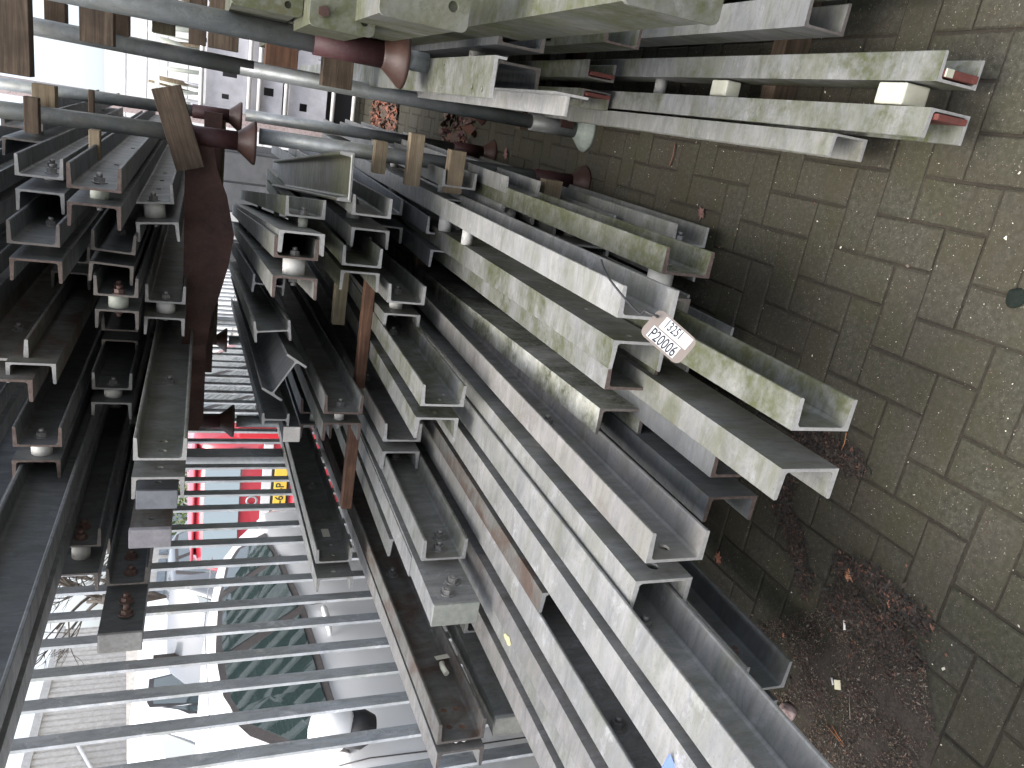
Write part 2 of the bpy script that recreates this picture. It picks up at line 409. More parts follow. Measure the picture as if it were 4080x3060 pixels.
# ragged dark brown crossbeam with torn gussets under the upper layer
bm = bmesh.new()
pr = [(-1.45, 1.505), (-1.40, 1.487), (-1.07, 1.487), (-.93, 1.47), (-.85, 1.445), (-.72, 1.415), (-.60, 1.40), (-.46, 1.43), (-.36, 1.47), (-.22, 1.50), (-.20, 1.60), (-.30, 1.615), (-1.45, 1.60)]
pr = [(x, z+.055 if z > 1.55 else z+.082) for x, z in pr]
f0 = [bm.verts.new((x-XR, -.01, z-1.42)) for x, z in pr]; f1 = [bm.verts.new((x-XR, .06, z-1.42)) for x, z in pr]
n = len(pr); bm.faces.new(f0); bm.faces.new(f1[::-1])
for i in range(n): bm.faces.new((f0[i], f1[i], f1[(i+1) % n], f0[(i+1) % n]))
bmesh.ops.recalc_face_normals(bm, faces=bm.faces[:]); new('crossbeam', bm, CROSS, up)
cross(up, XL-XR-.05, 0, 1.4, .10, .19)
rr = thing('stacking_rack', 'right hand stacking rack with a galvanised post and grey bell foot on the paving', 'rack', (.02, 3.32, 0), 0, SG)
GREYCUP = speck('grey_bell', (.20, .24, .21), (.34, .38, .34), .5, 50)
stillage_post(rr, 0, 0, 0, 1.5, m=G['post'], ms=G['post'], mc=GREYCUP, stub=.22, cupr=.09, lean=(.008, 0)); stillage_post(rr, 1.5, 0, 0, 1.42); stillage_post(rr, 0.02, 1.5, 0, 1.42)
bm = bmesh.new(); tube(bm, [(.012, 0, 1.44), (.03, 0, 2.6)], .030, 24); new('post', bm, G['post'], rr)
cross(rr, 0, 1.5, 0, .09, .15)
r2 = thing('stacking_rack', 'upper right stacking rack whose rusty bell foot hangs over the mossy beam flange', 'rack', (.125, 2.4, 1.02), 0, SG)
stillage_post(r2, 0, 0, .05, 1.45, stub=.20, top_r=.031, stub_r=.037, cupr=.085, lean=(.004, 0)); 
bm = bmesh.new(); tube(bm, [(0, 0, -.02), (0, 0, .06)], .028, 16); new('lower_pipe', bm, G['post'], r2)
cross(r2, .04, 1.4, .06, .16, .24)

# ------------------------------------------------------------------ beams, upper left rack
GU = 'double channel beams in the upper left rack'; GL = 'double channel beams in the lower left rack'; GR = 'channel beams in the right rack'
SL = dict(group=GU)
pair('pale ended channel pair with a bolt inside, in the top row against the rack post', R=(-.426, 3.005, 2.177), L=(-.464, 2.97, 2.170), mr='dark', cr='light', spacers=(.25,), bolts=(('R', .10, .35),), **SL)
pair('red brown ended channel pair with a slotted web, second row, nearest the rack post', R=(-.378, 2.54, 1.962), L=(-.418, 2.545, 1.963), mr='dark', cr='rust', spacers=(.12,), sp_m=SPACERG, holesR=((.10, .52, .008, .032), (.62, .5, .008, .034), (1.3, .5, .008, .034)), **SL)
pair('tilted channel pair held apart by a fat white spacer tube, above the brown crossbeam', R=(-.478, 3.10, 1.838), L=(-.532, 3.03, 1.826), mr='dark', cr='light', spacers=(.045,), sp_r=.036, roll=-6, holesR=((.35, .5, .009, .03), (.62, .5, .009, .03), (.9, .5, .009, .03)), **SL)
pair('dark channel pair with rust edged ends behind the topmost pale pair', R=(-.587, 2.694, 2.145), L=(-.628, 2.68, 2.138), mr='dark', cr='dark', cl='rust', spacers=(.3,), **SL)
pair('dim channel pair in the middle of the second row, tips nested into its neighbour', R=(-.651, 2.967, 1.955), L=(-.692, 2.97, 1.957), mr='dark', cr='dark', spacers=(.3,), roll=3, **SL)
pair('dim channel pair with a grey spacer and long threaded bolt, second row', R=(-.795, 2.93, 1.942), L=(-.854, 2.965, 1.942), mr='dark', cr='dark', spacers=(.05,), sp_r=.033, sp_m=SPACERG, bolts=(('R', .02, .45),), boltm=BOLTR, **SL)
pair('clean ended channel pair with white spacer and hex nut just left of the brown crossbeam', R=(-.851, 3.09, 1.790), L=(-.896, 3.05, 1.790), mr='mid', cr='light', spacers=(.045,), sp_r=.034, **SL)
pair('large dark channel pair with flame cut white edge hanging over the top left corner', R=(-.985, 2.75, 2.275), L=(-1.015, 2.66, 2.25), h=.165, b=.075, mr='brown', cr='light', cl='rust', spacers=(.3,), **SL)
pair('brownish single channel under the large flame cut pair', L=(-.972, 2.70, 2.165), mr='brown', cr='light', **SL)
pair('channel pair with cream spacer and square nut in the second row above the grey trough', R=(-1.228, 3.14, 1.975), L=(-1.270, 3.11, 1.974), mr='dark', cr='light', spacers=(.045,), sp_r=.033, **SL)
pair('rust ended channel pair with pale spacer near the left edge of the photo', R=(-1.252, 2.666, 2.148), L=(-1.305, 2.674, 2.155), mr='dark', cr='rust', spacers=(.06,), sp_r=.032, **SL)
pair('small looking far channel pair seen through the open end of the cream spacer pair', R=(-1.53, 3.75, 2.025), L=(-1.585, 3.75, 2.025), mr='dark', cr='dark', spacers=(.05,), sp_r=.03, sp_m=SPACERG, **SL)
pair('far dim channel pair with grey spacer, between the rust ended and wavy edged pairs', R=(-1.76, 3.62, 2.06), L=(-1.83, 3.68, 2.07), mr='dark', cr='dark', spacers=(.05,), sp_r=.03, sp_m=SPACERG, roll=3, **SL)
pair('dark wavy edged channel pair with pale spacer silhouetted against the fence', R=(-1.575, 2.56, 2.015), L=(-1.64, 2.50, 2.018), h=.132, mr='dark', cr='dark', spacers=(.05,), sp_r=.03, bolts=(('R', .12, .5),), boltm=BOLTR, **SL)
pair('long grey trough shaped channel pair with two bolt holes at its rough cast end', R=(-1.069, 2.187, 1.760), L=(-1.125, 2.191, 1.764), mr='mid', cr='light', spacers=(.6,), holesR=((.05, .47, .011), (.115, .47, .011)), holesL=((.06, .5, .011),), **SL)
r = pair('grey channel with a smooth blue grey end plate tucked inside the trough beam', L=(-1.245, 2.34, 1.762), h=.118, b=.06, mr='dark', cr='light', holesL=((.05, .5, .010),), **SL)
box('end_plate', -.062, .002, -.012, -.001, .0, .118, speck('end_plate_blue', (.17, .18, .20), (.24, .25, .27), .4, 30), r, .002)
r = pair('brown webbed channel with two round holes and a whitewashed end block', L=(-1.372, 2.33, 1.778), h=.118, b=.06, mr='brown', cr='light', holesL=((.055, .5, .009), (.12, .5, .009)), **SL)
box('end_block', -.062, .003, -.022, -.001, -.002, .120, speck('end_block_white', (.28, .27, .28), (.42, .40, .42), .6, 40), r, .003)
r = pair('dark twin channel with four rusty bolts and a grey end plate, silhouetted against the fence', R=(-1.60, 2.36, 1.848), L=(-1.645, 2.17, 1.852), h=.122, b=.062, yaw=-2, mr='dark', cr='dark', cl='light', spacers=(.6,), bolts=(('R', .06, .45), ('R', .16, .5), ('L', .10, .45)), boltm=BOLTR, **SL)
box('end_plate', -.105, -.040, -.205, -.193, .002, .122, CUT['light'], r, .002)
bolt(r, -.041, -.10, .055, 1, BOLTR, rod=.02, r=.016); bolt(r, -.041, -.03, .06, 1, BOLTR, rod=.014)
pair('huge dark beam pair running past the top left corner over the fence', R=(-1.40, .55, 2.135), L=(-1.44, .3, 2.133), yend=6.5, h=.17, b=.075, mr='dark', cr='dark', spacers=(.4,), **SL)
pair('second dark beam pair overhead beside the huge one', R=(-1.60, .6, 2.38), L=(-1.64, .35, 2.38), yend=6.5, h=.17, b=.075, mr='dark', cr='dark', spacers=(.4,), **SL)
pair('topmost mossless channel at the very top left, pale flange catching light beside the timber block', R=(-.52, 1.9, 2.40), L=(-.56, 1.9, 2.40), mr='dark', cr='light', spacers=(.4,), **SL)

for k, (x, z, lab) in enumerate([(-.50, 2.56, 'added overhead sky blocking channel pair in the third row above the frame, nearest the post'), (-.80, 2.40, 'added overhead sky blocking channel pair in the third row'), (-1.05, 2.44, 'added overhead sky blocking channel pair in the third row, middle'), (-1.30, 2.40, 'added overhead sky blocking channel pair in the third row, toward the fence'),
     (-1.85, 2.30, 'added outermost dark channel pair overhanging the fence side'), (-1.82, 1.90, 'added outermost dark channel pair low on the fence side'), (-.82, 2.16, 'added dark channel pair deep in the top row'), (-1.10, 1.98, 'added dark channel pair deep in the second row')]):
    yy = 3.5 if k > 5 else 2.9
    pair(lab, R=(x, yy, z), L=(x-.04, yy, z), mr='dark', cr='dark', spacers=(.3,), **SL)  # pairs added to block sky light so the left stack stays dark
pair('added overhead channel pair crossing the far top corner against the sky', R=(-.33, 3.6, 2.33), L=(-.37, 3.6, 2.33), mr='dark', cr='dark', spacers=(.3,), **SL)  # one more added pair filling out the dark stack
# ------------------------------------------------------------------ beams, lower left rack
SL = dict(group=GL)
# row e
pair('pale skewed channel pair with a narrow grey spacer, next to the wide wet channel', R=(-.440, 2.88, 1.328), L=(-.431, 2.52, 1.375), yaw=-7.3, mr='moss', ml='mid', cr='light', spacers=(.06,), sp_r=.017, sp_m=SPACERG, **SL)
pair('brown speckled end channel pair with a short shiny spacer tube and two nuts', R=(-.526, 2.551, 1.386), L=(-.576, 2.51, 1.388), yaw=-7.3, mr='mid', cr='rust', spacers=(.05,), sp_r=.036, **SL)
# wide flat channel with the brown green wet web facing up, yawed
r = thing('channel_beam', 'wide channel with wet olive brown web and white edged end, beside the rack post', 'steel beam', (-.352, 2.77, 1.12), math.radians(6.3), GL)
pf = [(z, x) for x, z in chan_profile(.168, .05, 1)]
extrude('channel', pf, 0, 2.9, G['olive'], CUT['light'], r)
box('weld_bead', .006, .162, -.0035, .0005, .007, .0105, speck('weld_white', (.5, .5, .45), (.68, .68, .62), .4, 60), r)
# row d
pair('channel pair whose lower lip glows orange rust, behind the wide olive channel', R=(-.392, 2.76, 1.115), L=(-.447, 2.83, 1.098), yaw=-2, mr='mid', cr='light', spacers=(.3,), **SL)
pair('bare channel pair almost touching back to back, third from the rack post', R=(-.562, 2.70, 1.143), L=(-.585, 2.72, 1.141), yaw=-2.3, mr='moss', cr='light', spacers=(.3,), **SL)
pair('oxide red ended channel pair with a white spacer and threaded bolt', R=(-1.092, 2.61, 1.172), L=(-1.140, 2.64, 1.166), yaw=-4, mr='mid', cr='rust', spacers=(.045,), sp_r=.018, **SL)
pair('dim channel pair with a green white spacer seen under the tilted I beam', R=(-1.36, 3.25, 1.17), L=(-1.41, 3.25, 1.165), yaw=-4, mr='dark', cr='rust', spacers=(.05,), sp_r=.02, sp_m=SPACERG, **SL)
r = pair('channel pair before the fence with two holes and a strip of masking tape inside', R=(-1.730, 2.62, 1.148), L=(-1.765, 2.57, 1.146), b=.06, yaw=-3.8, mr='mid', ml='light', cr='light', spacers=(.7,), holesR=((.045, .5, .009), (.13, .47, .009)), holesL=((.045, .52, .011),), **SL)
box('tape', .0085, .0095, .20, .27, .055, .085, mat('tape', (.55, .53, .44), .7), r)
# I beams on top
def ibeam(label, x, y, z, h=.13, fw=.07, yaw=0, roll=0, yend=6.4, m='mid', cut='light', grp=GL, tw=.006, tf=.008, cat='steel beam'):
    root = thing('i_beam', label, cat, (x, y, z-h/2), 0, grp); root.rotation_euler = (0, math.radians(roll), -math.radians(yaw))
    a, t2 = fw/2, tw/2; H = h/2; g = .006
    pts = [(-a, -H), (a, -H), (a, -H+tf)] + [(t2+g, -H+tf+.001), (t2, -H+tf+g)] + [(t2, H-tf-g), (t2+g, H-tf-.001)] + [(a, H-tf), (a, H), (-a, H), (-a, H-tf), (-t2-g, H-tf-.001), (-t2, H-tf-g), (-t2, -H+tf+g), (-t2-g, -H+tf+.001), (-a, -H+tf)]
    extrude('profile', pts, 0, yend-y, G[m], CUT[cut], root); return root
ibeam('small I beam farthest back on the pile, web crossed by another flange', -.80, 3.30, 1.40, h=.13, yaw=-8, fw=.075, m='dark', roll=3)
ibeam('upright I beam with clean ends in the middle of the loose pile', -.895, 2.95, 1.405, h=.135, yaw=-8, fw=.08, m='mid', roll=-6)
ibeam('I beam tipped over onto one flange edge, rusty inside, above the square tube', -1.01, 2.75, 1.383, h=.16, fw=.085, yaw=-7, m='dark', roll=-58)
ibeam('dark I beam lying against the fence side of the pile', -1.20, 2.80, 1.368, h=.10, fw=.05, yaw=-8, m='dark', roll=0)
r = thing('square_tube', 'short square galvanised tube with a wet shiny cap resting on the pile by the fence', 'steel tube', (-1.255, 2.79, 1.225), math.radians(4), GL)
box('tube_body', -.030, .030, .0, .8, 0, .062, G['dark'], r, .004); box('end_cap', -.031, .031, -.004, .002, -.001, .063, speck('shiny_cap', (.50, .48, .45), (.62, .60, .57), .25, 40, .4), r, .003)
# row c
pair('channel pair with a red painted inner edge, short and half hidden by timber shadow', R=(-.685, 2.70, .967), L=(-.738, 2.75, .962), yaw=-2, mr='mid', cr='light', spacers=(.1,), **SL)
pair('small plain channel end showing behind the orange lipped pair', R=(-.455, 3.35, .935), L=(-.50, 3.3, .935), mr='dark', cr='light', spacers=(.3,), **SL)
pair('dark channel pair with a flat plate end between the post and the mossy pair', R=(-.475, 3.05, .76), L=(-.52, 2.95, .76), mr='dark', cr='light', spacers=(.3,), **SL)
pair('mossy channel pair with two round bolt holes at each clean end', R=(-.853, 2.115, .966), L=(-.906, 2.15, .963), mr='lichen', ml='lichen', cr='light', spacers=(.7,), holesR=((.04, .5, .008), (.085, .32, .007)), holesL=((.045, .5, .008),), **SL)
pair('plain channel pair with faded ends tucked left of the two hole mossy pair', R=(-1.158, 2.517, .966), L=(-1.190, 2.50, .968), yaw=-2, mr='pink', ml='light', cr='light', spacers=(.7,), **SL)
r = pair('bolted twin channel with two hex nuts, two bolt heads and a square cast end cap', R=(-1.282, 1.925, .954), L=(-1.322, 1.76, .953), mr='mid', ml='lightclean', cr='light', spacers=(.7,), bolts=(('R', .05, .52), ('R', .115, .38), ('o', .05, .60), ('o', .105, .36)), boltm=BOLTM, **SL)
box('end_plate', -.11, -.038, -.172, -.161, .0, .14, speck('cast_end', (.20, .21, .19), (.30, .31, .27), .5, 50), r, .002)
bm = bmesh.new(); add_cyl(bm, (-.11, -.11, .07), (-.15, -.11, .07), .012, seg=14); new('bolt_shank', bm, BOLTR, r)
pair('light flanged channel ending in a sharp cut just left of the bolted twin channel', R=(-1.40, 2.02, .957), L=(-1.435, 2.30, .955), mr='lightclean', ml='mid', cr='light', spacers=(.8,), **SL)
r = pair('long rust flushed channel pair with four holes and two white studs at its end', R=(-1.654, 1.577, .948), L=(-1.678, 1.57, .944), yaw=-3.7, b=.066, mr='brown', ml='pink', cr='dark', cl='dark', spacers=(.9,), holesR=((.05, .36, .010), (.055, .62, .010), (.125, .33, .010), (.125, .60, .010)), **SL)
for k, zz in enumerate((.075, .052)):
    bm = bmesh.new(); add_lathe(bm, (-.012, .02, zz), [(.0001, .007), (.006, .0055), (.0085, 0), (.006, -.0055), (.0001, -.007)], 12); new('stud', bm, mat('white_stud', (.75, .74, .72), .4), r)
box('notch_plate', .004, .0055, .02, .19, .02, .125, rusty('rust_plate', (.09, .05, .035), (.2, .11, .07)), r)
# row b : broad flanges seen from above, running out of the picture towards the camera
pair('long twin beam with a broad pale flange, emerging from under the holed open end', R=(-.968, .25, .768), L=(-1.003, .25, .766), b=.082, bL=.084, mr='light', ml='lightclean', cr='light', spacers=(.9,), **SL)
pair('brown flanged single channel ending short inside the long open trough', L=(-1.105, 1.485, .768), b=.062, mr='brown', cr='light', **SL)
pair('long twin beam with a bright narrow flange beside a deep dark trough', R=(-1.238, .25, .768), L=(-1.282, .25, .768), b=.073, bL=.070, mr='lightclean', ml='pink', cr='light', spacers=(.9,), **SL)
pair('long twin beam with a slate coloured gap, the one nearest the bare fence bars', R=(-1.398, .25, .768), L=(-1.432, .25, .768), b=.048, bL=.074, mr='light', ml='pink', cr='light', spacers=(.9,), **SL)
pair('holed channel pair whose open end faces the paving beneath the tag', R=(-.797, 1.143, .738), L=(-.836, 1.138, .754), mr='pink', ml='light', cr='light', spacers=(.7,), holesR=((.045, .5, .013),), holesL=((.05, .5, .013),), **SL)
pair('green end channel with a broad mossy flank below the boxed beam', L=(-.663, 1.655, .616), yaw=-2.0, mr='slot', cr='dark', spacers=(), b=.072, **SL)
pair('channel closing the underside of the tagged pair into a box, rusty rimmed end', R=(-.564, 1.534, .688), mr='lichen', cr='rust', b=.066, yaw=-.8, **SL)
tp = pair('channel pair that carries the identity tag, pale streaked flanges', R=(-.350, 1.397, .776), L=(-.424, 1.479, .722), yaw=-.8, mr='light', ml='lichen', cr='light', spacers=(1.5,), holesL=((.05, .55, .010), (.30, .5, .010), (.55, .5, .010)), **SL)
bm = bmesh.new(); 
# row a / lower
pair('rough pitted channel pair with open end, lowest of the near stack above the leaves', R=(-.454, 1.045, .562), L=(-.522, 1.02, .580), b=.066, mr='moss', ml='mid', cr='light', spacers=(1.1,), **SL)
pair('rust edged dark channel pair at paving level beside the leaf litter', R=(-.69, 1.31, .495), L=(-.733, 1.295, .495), b=.066, mr='dark', cr='rust', spacers=(1.1,), **SL)
pair('rusty ended lowest channel pair above the leaf litter', R=(-.72, 1.65, .30), L=(-.765, 1.66, .30), mr='dark', cr='rust', spacers=(1.1,), **SL)
pair('mossy flanked channel pair with a big white spacer and stripped red end', R=(-.283, 1.60, .560), L=(-.352, 1.66, .555), b=.066, mr='moss', ml='mid', cr='rust', cl='dark', spacers=(.05,), sp_r=.034, yaw=-.4, holesR=((.045, .55, .007, .03),), **SL)
pair('lowest clean ended channel pair with a nut inside, nearest the bare paving', R=(-.278, 2.13, .205), L=(-.328, 2.14, .205), b=.066, h=.13, mr='mid', cr='light', spacers=(.05,), **SL)
pair('short channel pair lying behind the nearest pair, smooth grey flange', R=(-.31, 2.45, .385), L=(-.36, 2.45, .385), b=.068, mr='mid', cr='light', spacers=(.2,), **SL)
pair('channel pair with a straight cut broad flange between the mossy and the clean pair', R=(-.372, 2.62, .40), L=(-.412, 2.62, .40), b=.07, mr='mid', cr='light', spacers=(.2,), **SL)
pair('added deep set channel pair under the tagged beams', R=(-.46, 1.9, .39), L=(-.50, 1.9, .39), mr='mid', cr='light', spacers=(.2,), **SL)
pair('added deep set channel pair on the bottom layer', R=(-.55, 1.9, .20), L=(-.59, 1.9, .20), mr='mid', cr='light', spacers=(.2,), **SL)  # both deep set pairs are added filling that keeps the stack dark
pair('thin white channel running along the post foot at the edge of the left rack', R=(-.245, 2.75, .565), L=(-.29, 2.75, .565), b=.06, mr='light', cr='light', spacers=(.2,), **SL)
pair('upper edge channel of the second layer beside the battens', R=(-.275, 3.0, .735), L=(-.32, 3.0, .735), b=.065, mr='mid', cr='light', spacers=(.2,), **SL)
pair('pale ended corner channel pair sitting low behind the long trough, with a short bolt', R=(-1.225, 1.185, .335), L=(-1.27, 1.19, .335), b=.08, mr='dark', cr='light', spacers=(1.2,), bolts=(('R', .12, .55),), boltm=BOLTR, **SL)
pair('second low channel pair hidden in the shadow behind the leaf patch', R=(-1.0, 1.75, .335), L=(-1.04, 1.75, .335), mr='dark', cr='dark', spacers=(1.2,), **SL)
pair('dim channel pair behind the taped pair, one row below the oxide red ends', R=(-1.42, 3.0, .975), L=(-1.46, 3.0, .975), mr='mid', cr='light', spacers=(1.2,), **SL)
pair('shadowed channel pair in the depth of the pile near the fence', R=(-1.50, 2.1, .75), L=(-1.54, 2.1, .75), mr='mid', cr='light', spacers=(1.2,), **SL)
r = pair('stubby channel pair with a pale cast end cap, low between rust flushed and crusty beams', R=(-1.585, 1.95, .765), L=(-1.62, 1.62, .762), mr='mid', cr='light', spacers=(1.2,), **SL)
box('end_plate', -.10, -.036, -.345, -.331, .0, .14, speck('cast_end_pale', (.24, .24, .215), (.35, .35, .31), .55, 50), r, .002)
# ------------------------------------------------------------------ right rack beams
SL = dict(group=GR)
H_ = dict(h=.115, b=.060)
ab = pair('twin channel on the paving with white blocks between and red brick strips in its ends', R=(.226, 1.30, .207), L=(.172, 1.275, .225), mr='lichen', cr='light', spacers=(), yend=6.0, **H_, **SL)
def part_box(root, name, x0, x1, y0, y1, z0, z1, m, bev=.003, rz=0):
    L0 = root.location; o = box(name, x0-L0.x, x1-L0.x, y0-L0.y, y1-L0.y, z0-L0.z, z1-L0.z, m, root, bev); return o
part_box(ab, 'nylon_block', .176, .222, 1.37, 1.45, .14, .212, NYLON, .004)
part_box(ab, 'nylon_block', .176, .222, 2.04, 2.12, .15, .200, NYLON, .004)
part_box(ab, 'brick_strip', .236, .252, 1.29, 1.42, .105, .195, BRICK, .002)
part_box(ab, 'brick_strip', .150, .163, 1.265, 1.40, .125, .210, BRICK, .002)
part_box(ab, 'white_pad', .236, .252, 1.288, 1.292, .180, .2, NYLON, 0)
pair('single green tinged channel at paving level left of the white block pair', L=(.104, 1.53, .222), h=.105, b=.053, mr='mid', cr='light', yend=6.0, **SL)
pair('channel with a peeling mossy flank at the photo edge, beside the white block pair', R=(.338, 1.69, .262), h=.125, b=.075, mr='mid', cr='dark', yend=6.0, **SL)
pair('single galvanised channel at the far right edge of the rack', R=(.55, 1.45, .262), L=(.50, 1.5, .262), h=.125, b=.075, mr='moss', cr='dark', yend=6.0, spacers=(.3,), **SL)
e = pair('shorter mossy twin channel lying on the white block pair, red strips in both ends', R=(.196, 2.66, .365), L=(.160, 2.68, .358), mr='moss', cr='dark', spacers=(), yend=6.2, **H_, **SL)
part_box(e, 'brick_strip', .206, .220, 2.65, 2.76, .255, .350, BRICK, .002); part_box(e, 'brick_strip', .138, .150, 2.66, 2.78, .25, .345, BRICK, .002)
pair('olive channel with a rusty flame cut end above the peeling channel', R=(.275, 2.28, .50), h=.12, b=.062, mr='moss', cr='rust', yend=6.2, **SL)
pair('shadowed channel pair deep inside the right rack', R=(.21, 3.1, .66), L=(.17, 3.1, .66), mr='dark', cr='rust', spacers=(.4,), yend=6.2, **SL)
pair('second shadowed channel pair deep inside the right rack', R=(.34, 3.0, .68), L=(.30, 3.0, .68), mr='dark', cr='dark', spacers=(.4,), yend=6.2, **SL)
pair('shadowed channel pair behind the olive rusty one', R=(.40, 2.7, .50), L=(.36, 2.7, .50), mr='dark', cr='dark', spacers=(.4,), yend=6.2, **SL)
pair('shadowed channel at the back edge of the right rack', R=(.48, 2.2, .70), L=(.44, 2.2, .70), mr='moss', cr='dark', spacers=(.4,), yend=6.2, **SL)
# beams seen from above on the middle tier
def flange_beam(label, x0, x1, y, z, h, m, holes, yend=6, cut='light', lip=0):
    r = thing('i_beam', label, 'steel beam', ((x0+x1)/2, y, z-h), 0, GR); W = (x1-x0)/2
    t = .009; pts = [(-W, h-t), (-W, h), (W, h), (W, h-.03), (W-.006, h-.03), (W-.006, h-t)]
    o = extrude('profile', pts, 0, yend-y, G[m], CUT[cut], r)
    if holes:
        bm = bmesh.new()
        for hx, hy, rr_ in holes: add_cyl(bm, (hx, hy, h-.05), (hx, hy, h+.05), rr_, seg=20)
        c = new('tmp', bm, HOLE, r); bpy.context.view_layer.update()
        md = o.modifiers.new('b', 'BOOLEAN'); md.operation = 'DIFFERENCE'; md.object = c; md.solver = 'EXACT'
        dg = bpy.context.evaluated_depsgraph_get(); me = bpy.data.meshes.new_from_object(o.evaluated_get(dg)); o.modifiers.clear(); o.data = me; bpy.data.objects.remove(c, do_unlink=True)
    return r
flange_beam('pale green flat topped beam with four oval holes, end beside the grey post', .046, .139, 1.79, 1.0, .12, 'lichen', [(-.028, .06, .008), (-.024, .14, .008), (-.028, .42, .007), (.03, .42, .007)])
r = thing('channel_beam', 'bright zinc channel with a standing green lip under the four hole I beam', 'steel beam', (.037, 1.80, .80), 0, GR)
extrude('channel', [(0, -.006), (.046, -.006), (.046, -.055), (.052, -.055), (.052, .035), (.046, .035), (.046, 0), (0, 0)], 0, 3.2, G['lightclean'], CUT['light'], r)
pair('dark twin channel behind the bright zinc channel', R=(.20, 2.2, .86), L=(.16, 2.2, .86), mr='dark', cr='dark', spacers=(.4,), yend=6.2, **SL)
# end plated beams at the top right
MOSSP = galv('mossy_end_plate', .16, .9, .25, (1, 1, .9), rough=.75, white=.5)
def plate_beam(label, x, y, z, h, wd, bw, holes, bolts=(), yend=4.0, m='olive2', pm=None):
    r = thing('plated_beam', label, 'steel beam', (x, y, z-h), 0, GR)
    extrude('profile', [(.004, .012), (bw, .012), (bw, h-.002), (.004, h-.002)], .012, yend-y, G[m], CUT['light'], r)
    bm = bmesh.new(); add_box(bm, 0, wd, 0, .012, 0, h)
    ed = [e for e in bm.edges if abs(e.verts[0].co.y-e.verts[1].co.y) > .005]
    bmesh.ops.bevel(bm, geom=ed, offset=.014, segments=4, affect='EDGES', profile=.5)
    o = new('end_plate', bm, pm or MOSSP, r)
    bm = bmesh.new()
    for hx, hz, rr_ in holes: add_cyl(bm, (hx, -.05, hz), (hx, .0117, hz), rr_, seg=22)
    c = new('tmp', bm, HOLE, r); bpy.context.view_layer.update()
    md = o.modifiers.new('b', 'BOOLEAN'); md.operation = 'DIFFERENCE'; md.object = c; md.solver = 'EXACT'
    dg = bpy.context.evaluated_depsgraph_get(); me = bpy.data.meshes.new_from_object(o.evaluated_get(dg)); o.modifiers.clear(); o.data = me; bpy.data.objects.remove(c, do_unlink=True)
    for hx, hz in bolts:
        bm = bmesh.new(); add_cyl(bm, (hx, 0, hz), (hx, -.010, hz), .013, seg=6); new('bolt', bm, RUSTCUP, r)
    return r
plate_beam('topmost mossy end plate with one hole, by the upper right pipe', .157, 2.14, 1.555, .165, .16, .10, [(.024, .035, .0085)])
plate_beam('mossy end plate with a rusty bolt head above and a hole below', .134, 1.98, 1.390, .150, .15, .10, [(.030, .025, .0085)], [(.035, .120)])
plate_beam('tan and green end plate with a single hole and a dripping lower edge', .159, 1.68, 1.290, .185, .16, .11, [(.045, .035, .011)])
plate_beam('nearest lichen crusted end plate with an oval hole at the top edge of the photo', .217, 1.266, .968, .19, .16, .12, [(.045, .045, .011)])

# ------------------------------------------------------------------ timbers between the layers
TG = 'timber battens between the steel layers'
def timber(label, x0, x1, y, z0, z1, m, d=.07, rot=None, bev=.002):
    o = box('timber_batten', 0, x1-x0, -d/2, d/2, 0, z1-z0, m, None, bev); o.location = (x0, y, z0)
    if rot: o.rotation_euler = rot
    tag(o, label, 'timber', TG); return o
timber('thick brown timber at the very top left corner of the photo', -.118, 1.3, 3.14, 2.14, 2.30, WD, .08)
timber('short brown timber end hanging in front of the white sky', .02, .14, 3.44, 2.078, 2.145, WD)
timber('large square brown timber beside the sky gap, widest in the upper row', .022, 1.3, 3.14, 1.896, 1.997, WD, .08)
timber('dark small timber just under the large square one', .018, .9, 3.34, 1.866, 1.918, WD)
timber('dark weathered timber overlapping a paler one between the two upper pipes', .134, .9, 3.24, 1.708, 1.806, WD)
timber('lichen edged timber below the dark weathered one', .095, .9, 3.30, 1.715, 1.79, WM)
timber('narrow brown timber pressed against the thick upright grained one', .080, .9, 3.24, 1.610, 1.668, WD)
timber('thick timber with upright grain between the two upper pipes', .078, .9, 3.19, 1.502, 1.604, WD, .08)
timber('orange brown timber with shadowed saw marks between the pipes', .055, .9, 3.14, 1.300, 1.412, WR, .08)
timber('dark square timber with a pale left edge beside the rusty bell foot', .017, .9, 3.14, 1.100, 1.210, WD, .08)
timber('dark timber end in front of the far paving', .03, .9, 3.9, .60, .70, WD)
timber('second dark timber end in front of the far paving, lower', .03, .9, 3.9, .35, .44, WD)
timber('small dark timber end just above the grey bell foot', -.02, .6, 3.55, .16, .25, WD)
timber('slanting plank propped over the brown crossbeam, knot at its middle', -.34, -.05, 3.20, 1.60, 1.70, WD, .05, (0, math.radians(-18), 0))
timber('upright looking batten end beside the top of the left rack post', -.30, -.182, 3.17, 2.128, 2.172, WD, .045)
timber('saw cut batten end with pale yellow grain at the top of the left rack', -.26, -.142, 3.33, 2.10, 2.172, WL)
timber('tiny dark batten end poking up against the bright sky', -.3, -.146, 3.6, 2.011, 2.031, WD, .03)
timber('light brown batten end resting on the second row of channels', -.36, -.260, 3.17, 1.943, 1.978, WL, .05)
timber('pale sided batten crossing the flange ends beside the grey pipe, highest of three', -.27, -.146, 3.12, .942, .99, WL, .05)
timber('pale sided batten crossing the flange ends, middle of three', -.30, -.098, 3.12, .798, .856, WL, .05)
timber('pale sided batten crossing the flange ends, lowest of three', -.30, -.134, 3.03, .650, .714, WL, .055)
timber('short batten end sitting by the dark bell foot near the paving', -.30, -.185, 2.92, .27, .345, WL, .06)
timber('rust brown batten under the almost touching channel pair, beside its tips', -1.11, -.66, 2.95, .966, 1.006, WR, .05)
timber('olive batten hanging between the first two rows of the pile', -.89, -.66, 3.1, 1.045, 1.095, WM, .05)
timber('brown batten propped between the oxide red ended pair and the row below', -1.58, -1.20, 2.8, .998, 1.038, WR, .05)
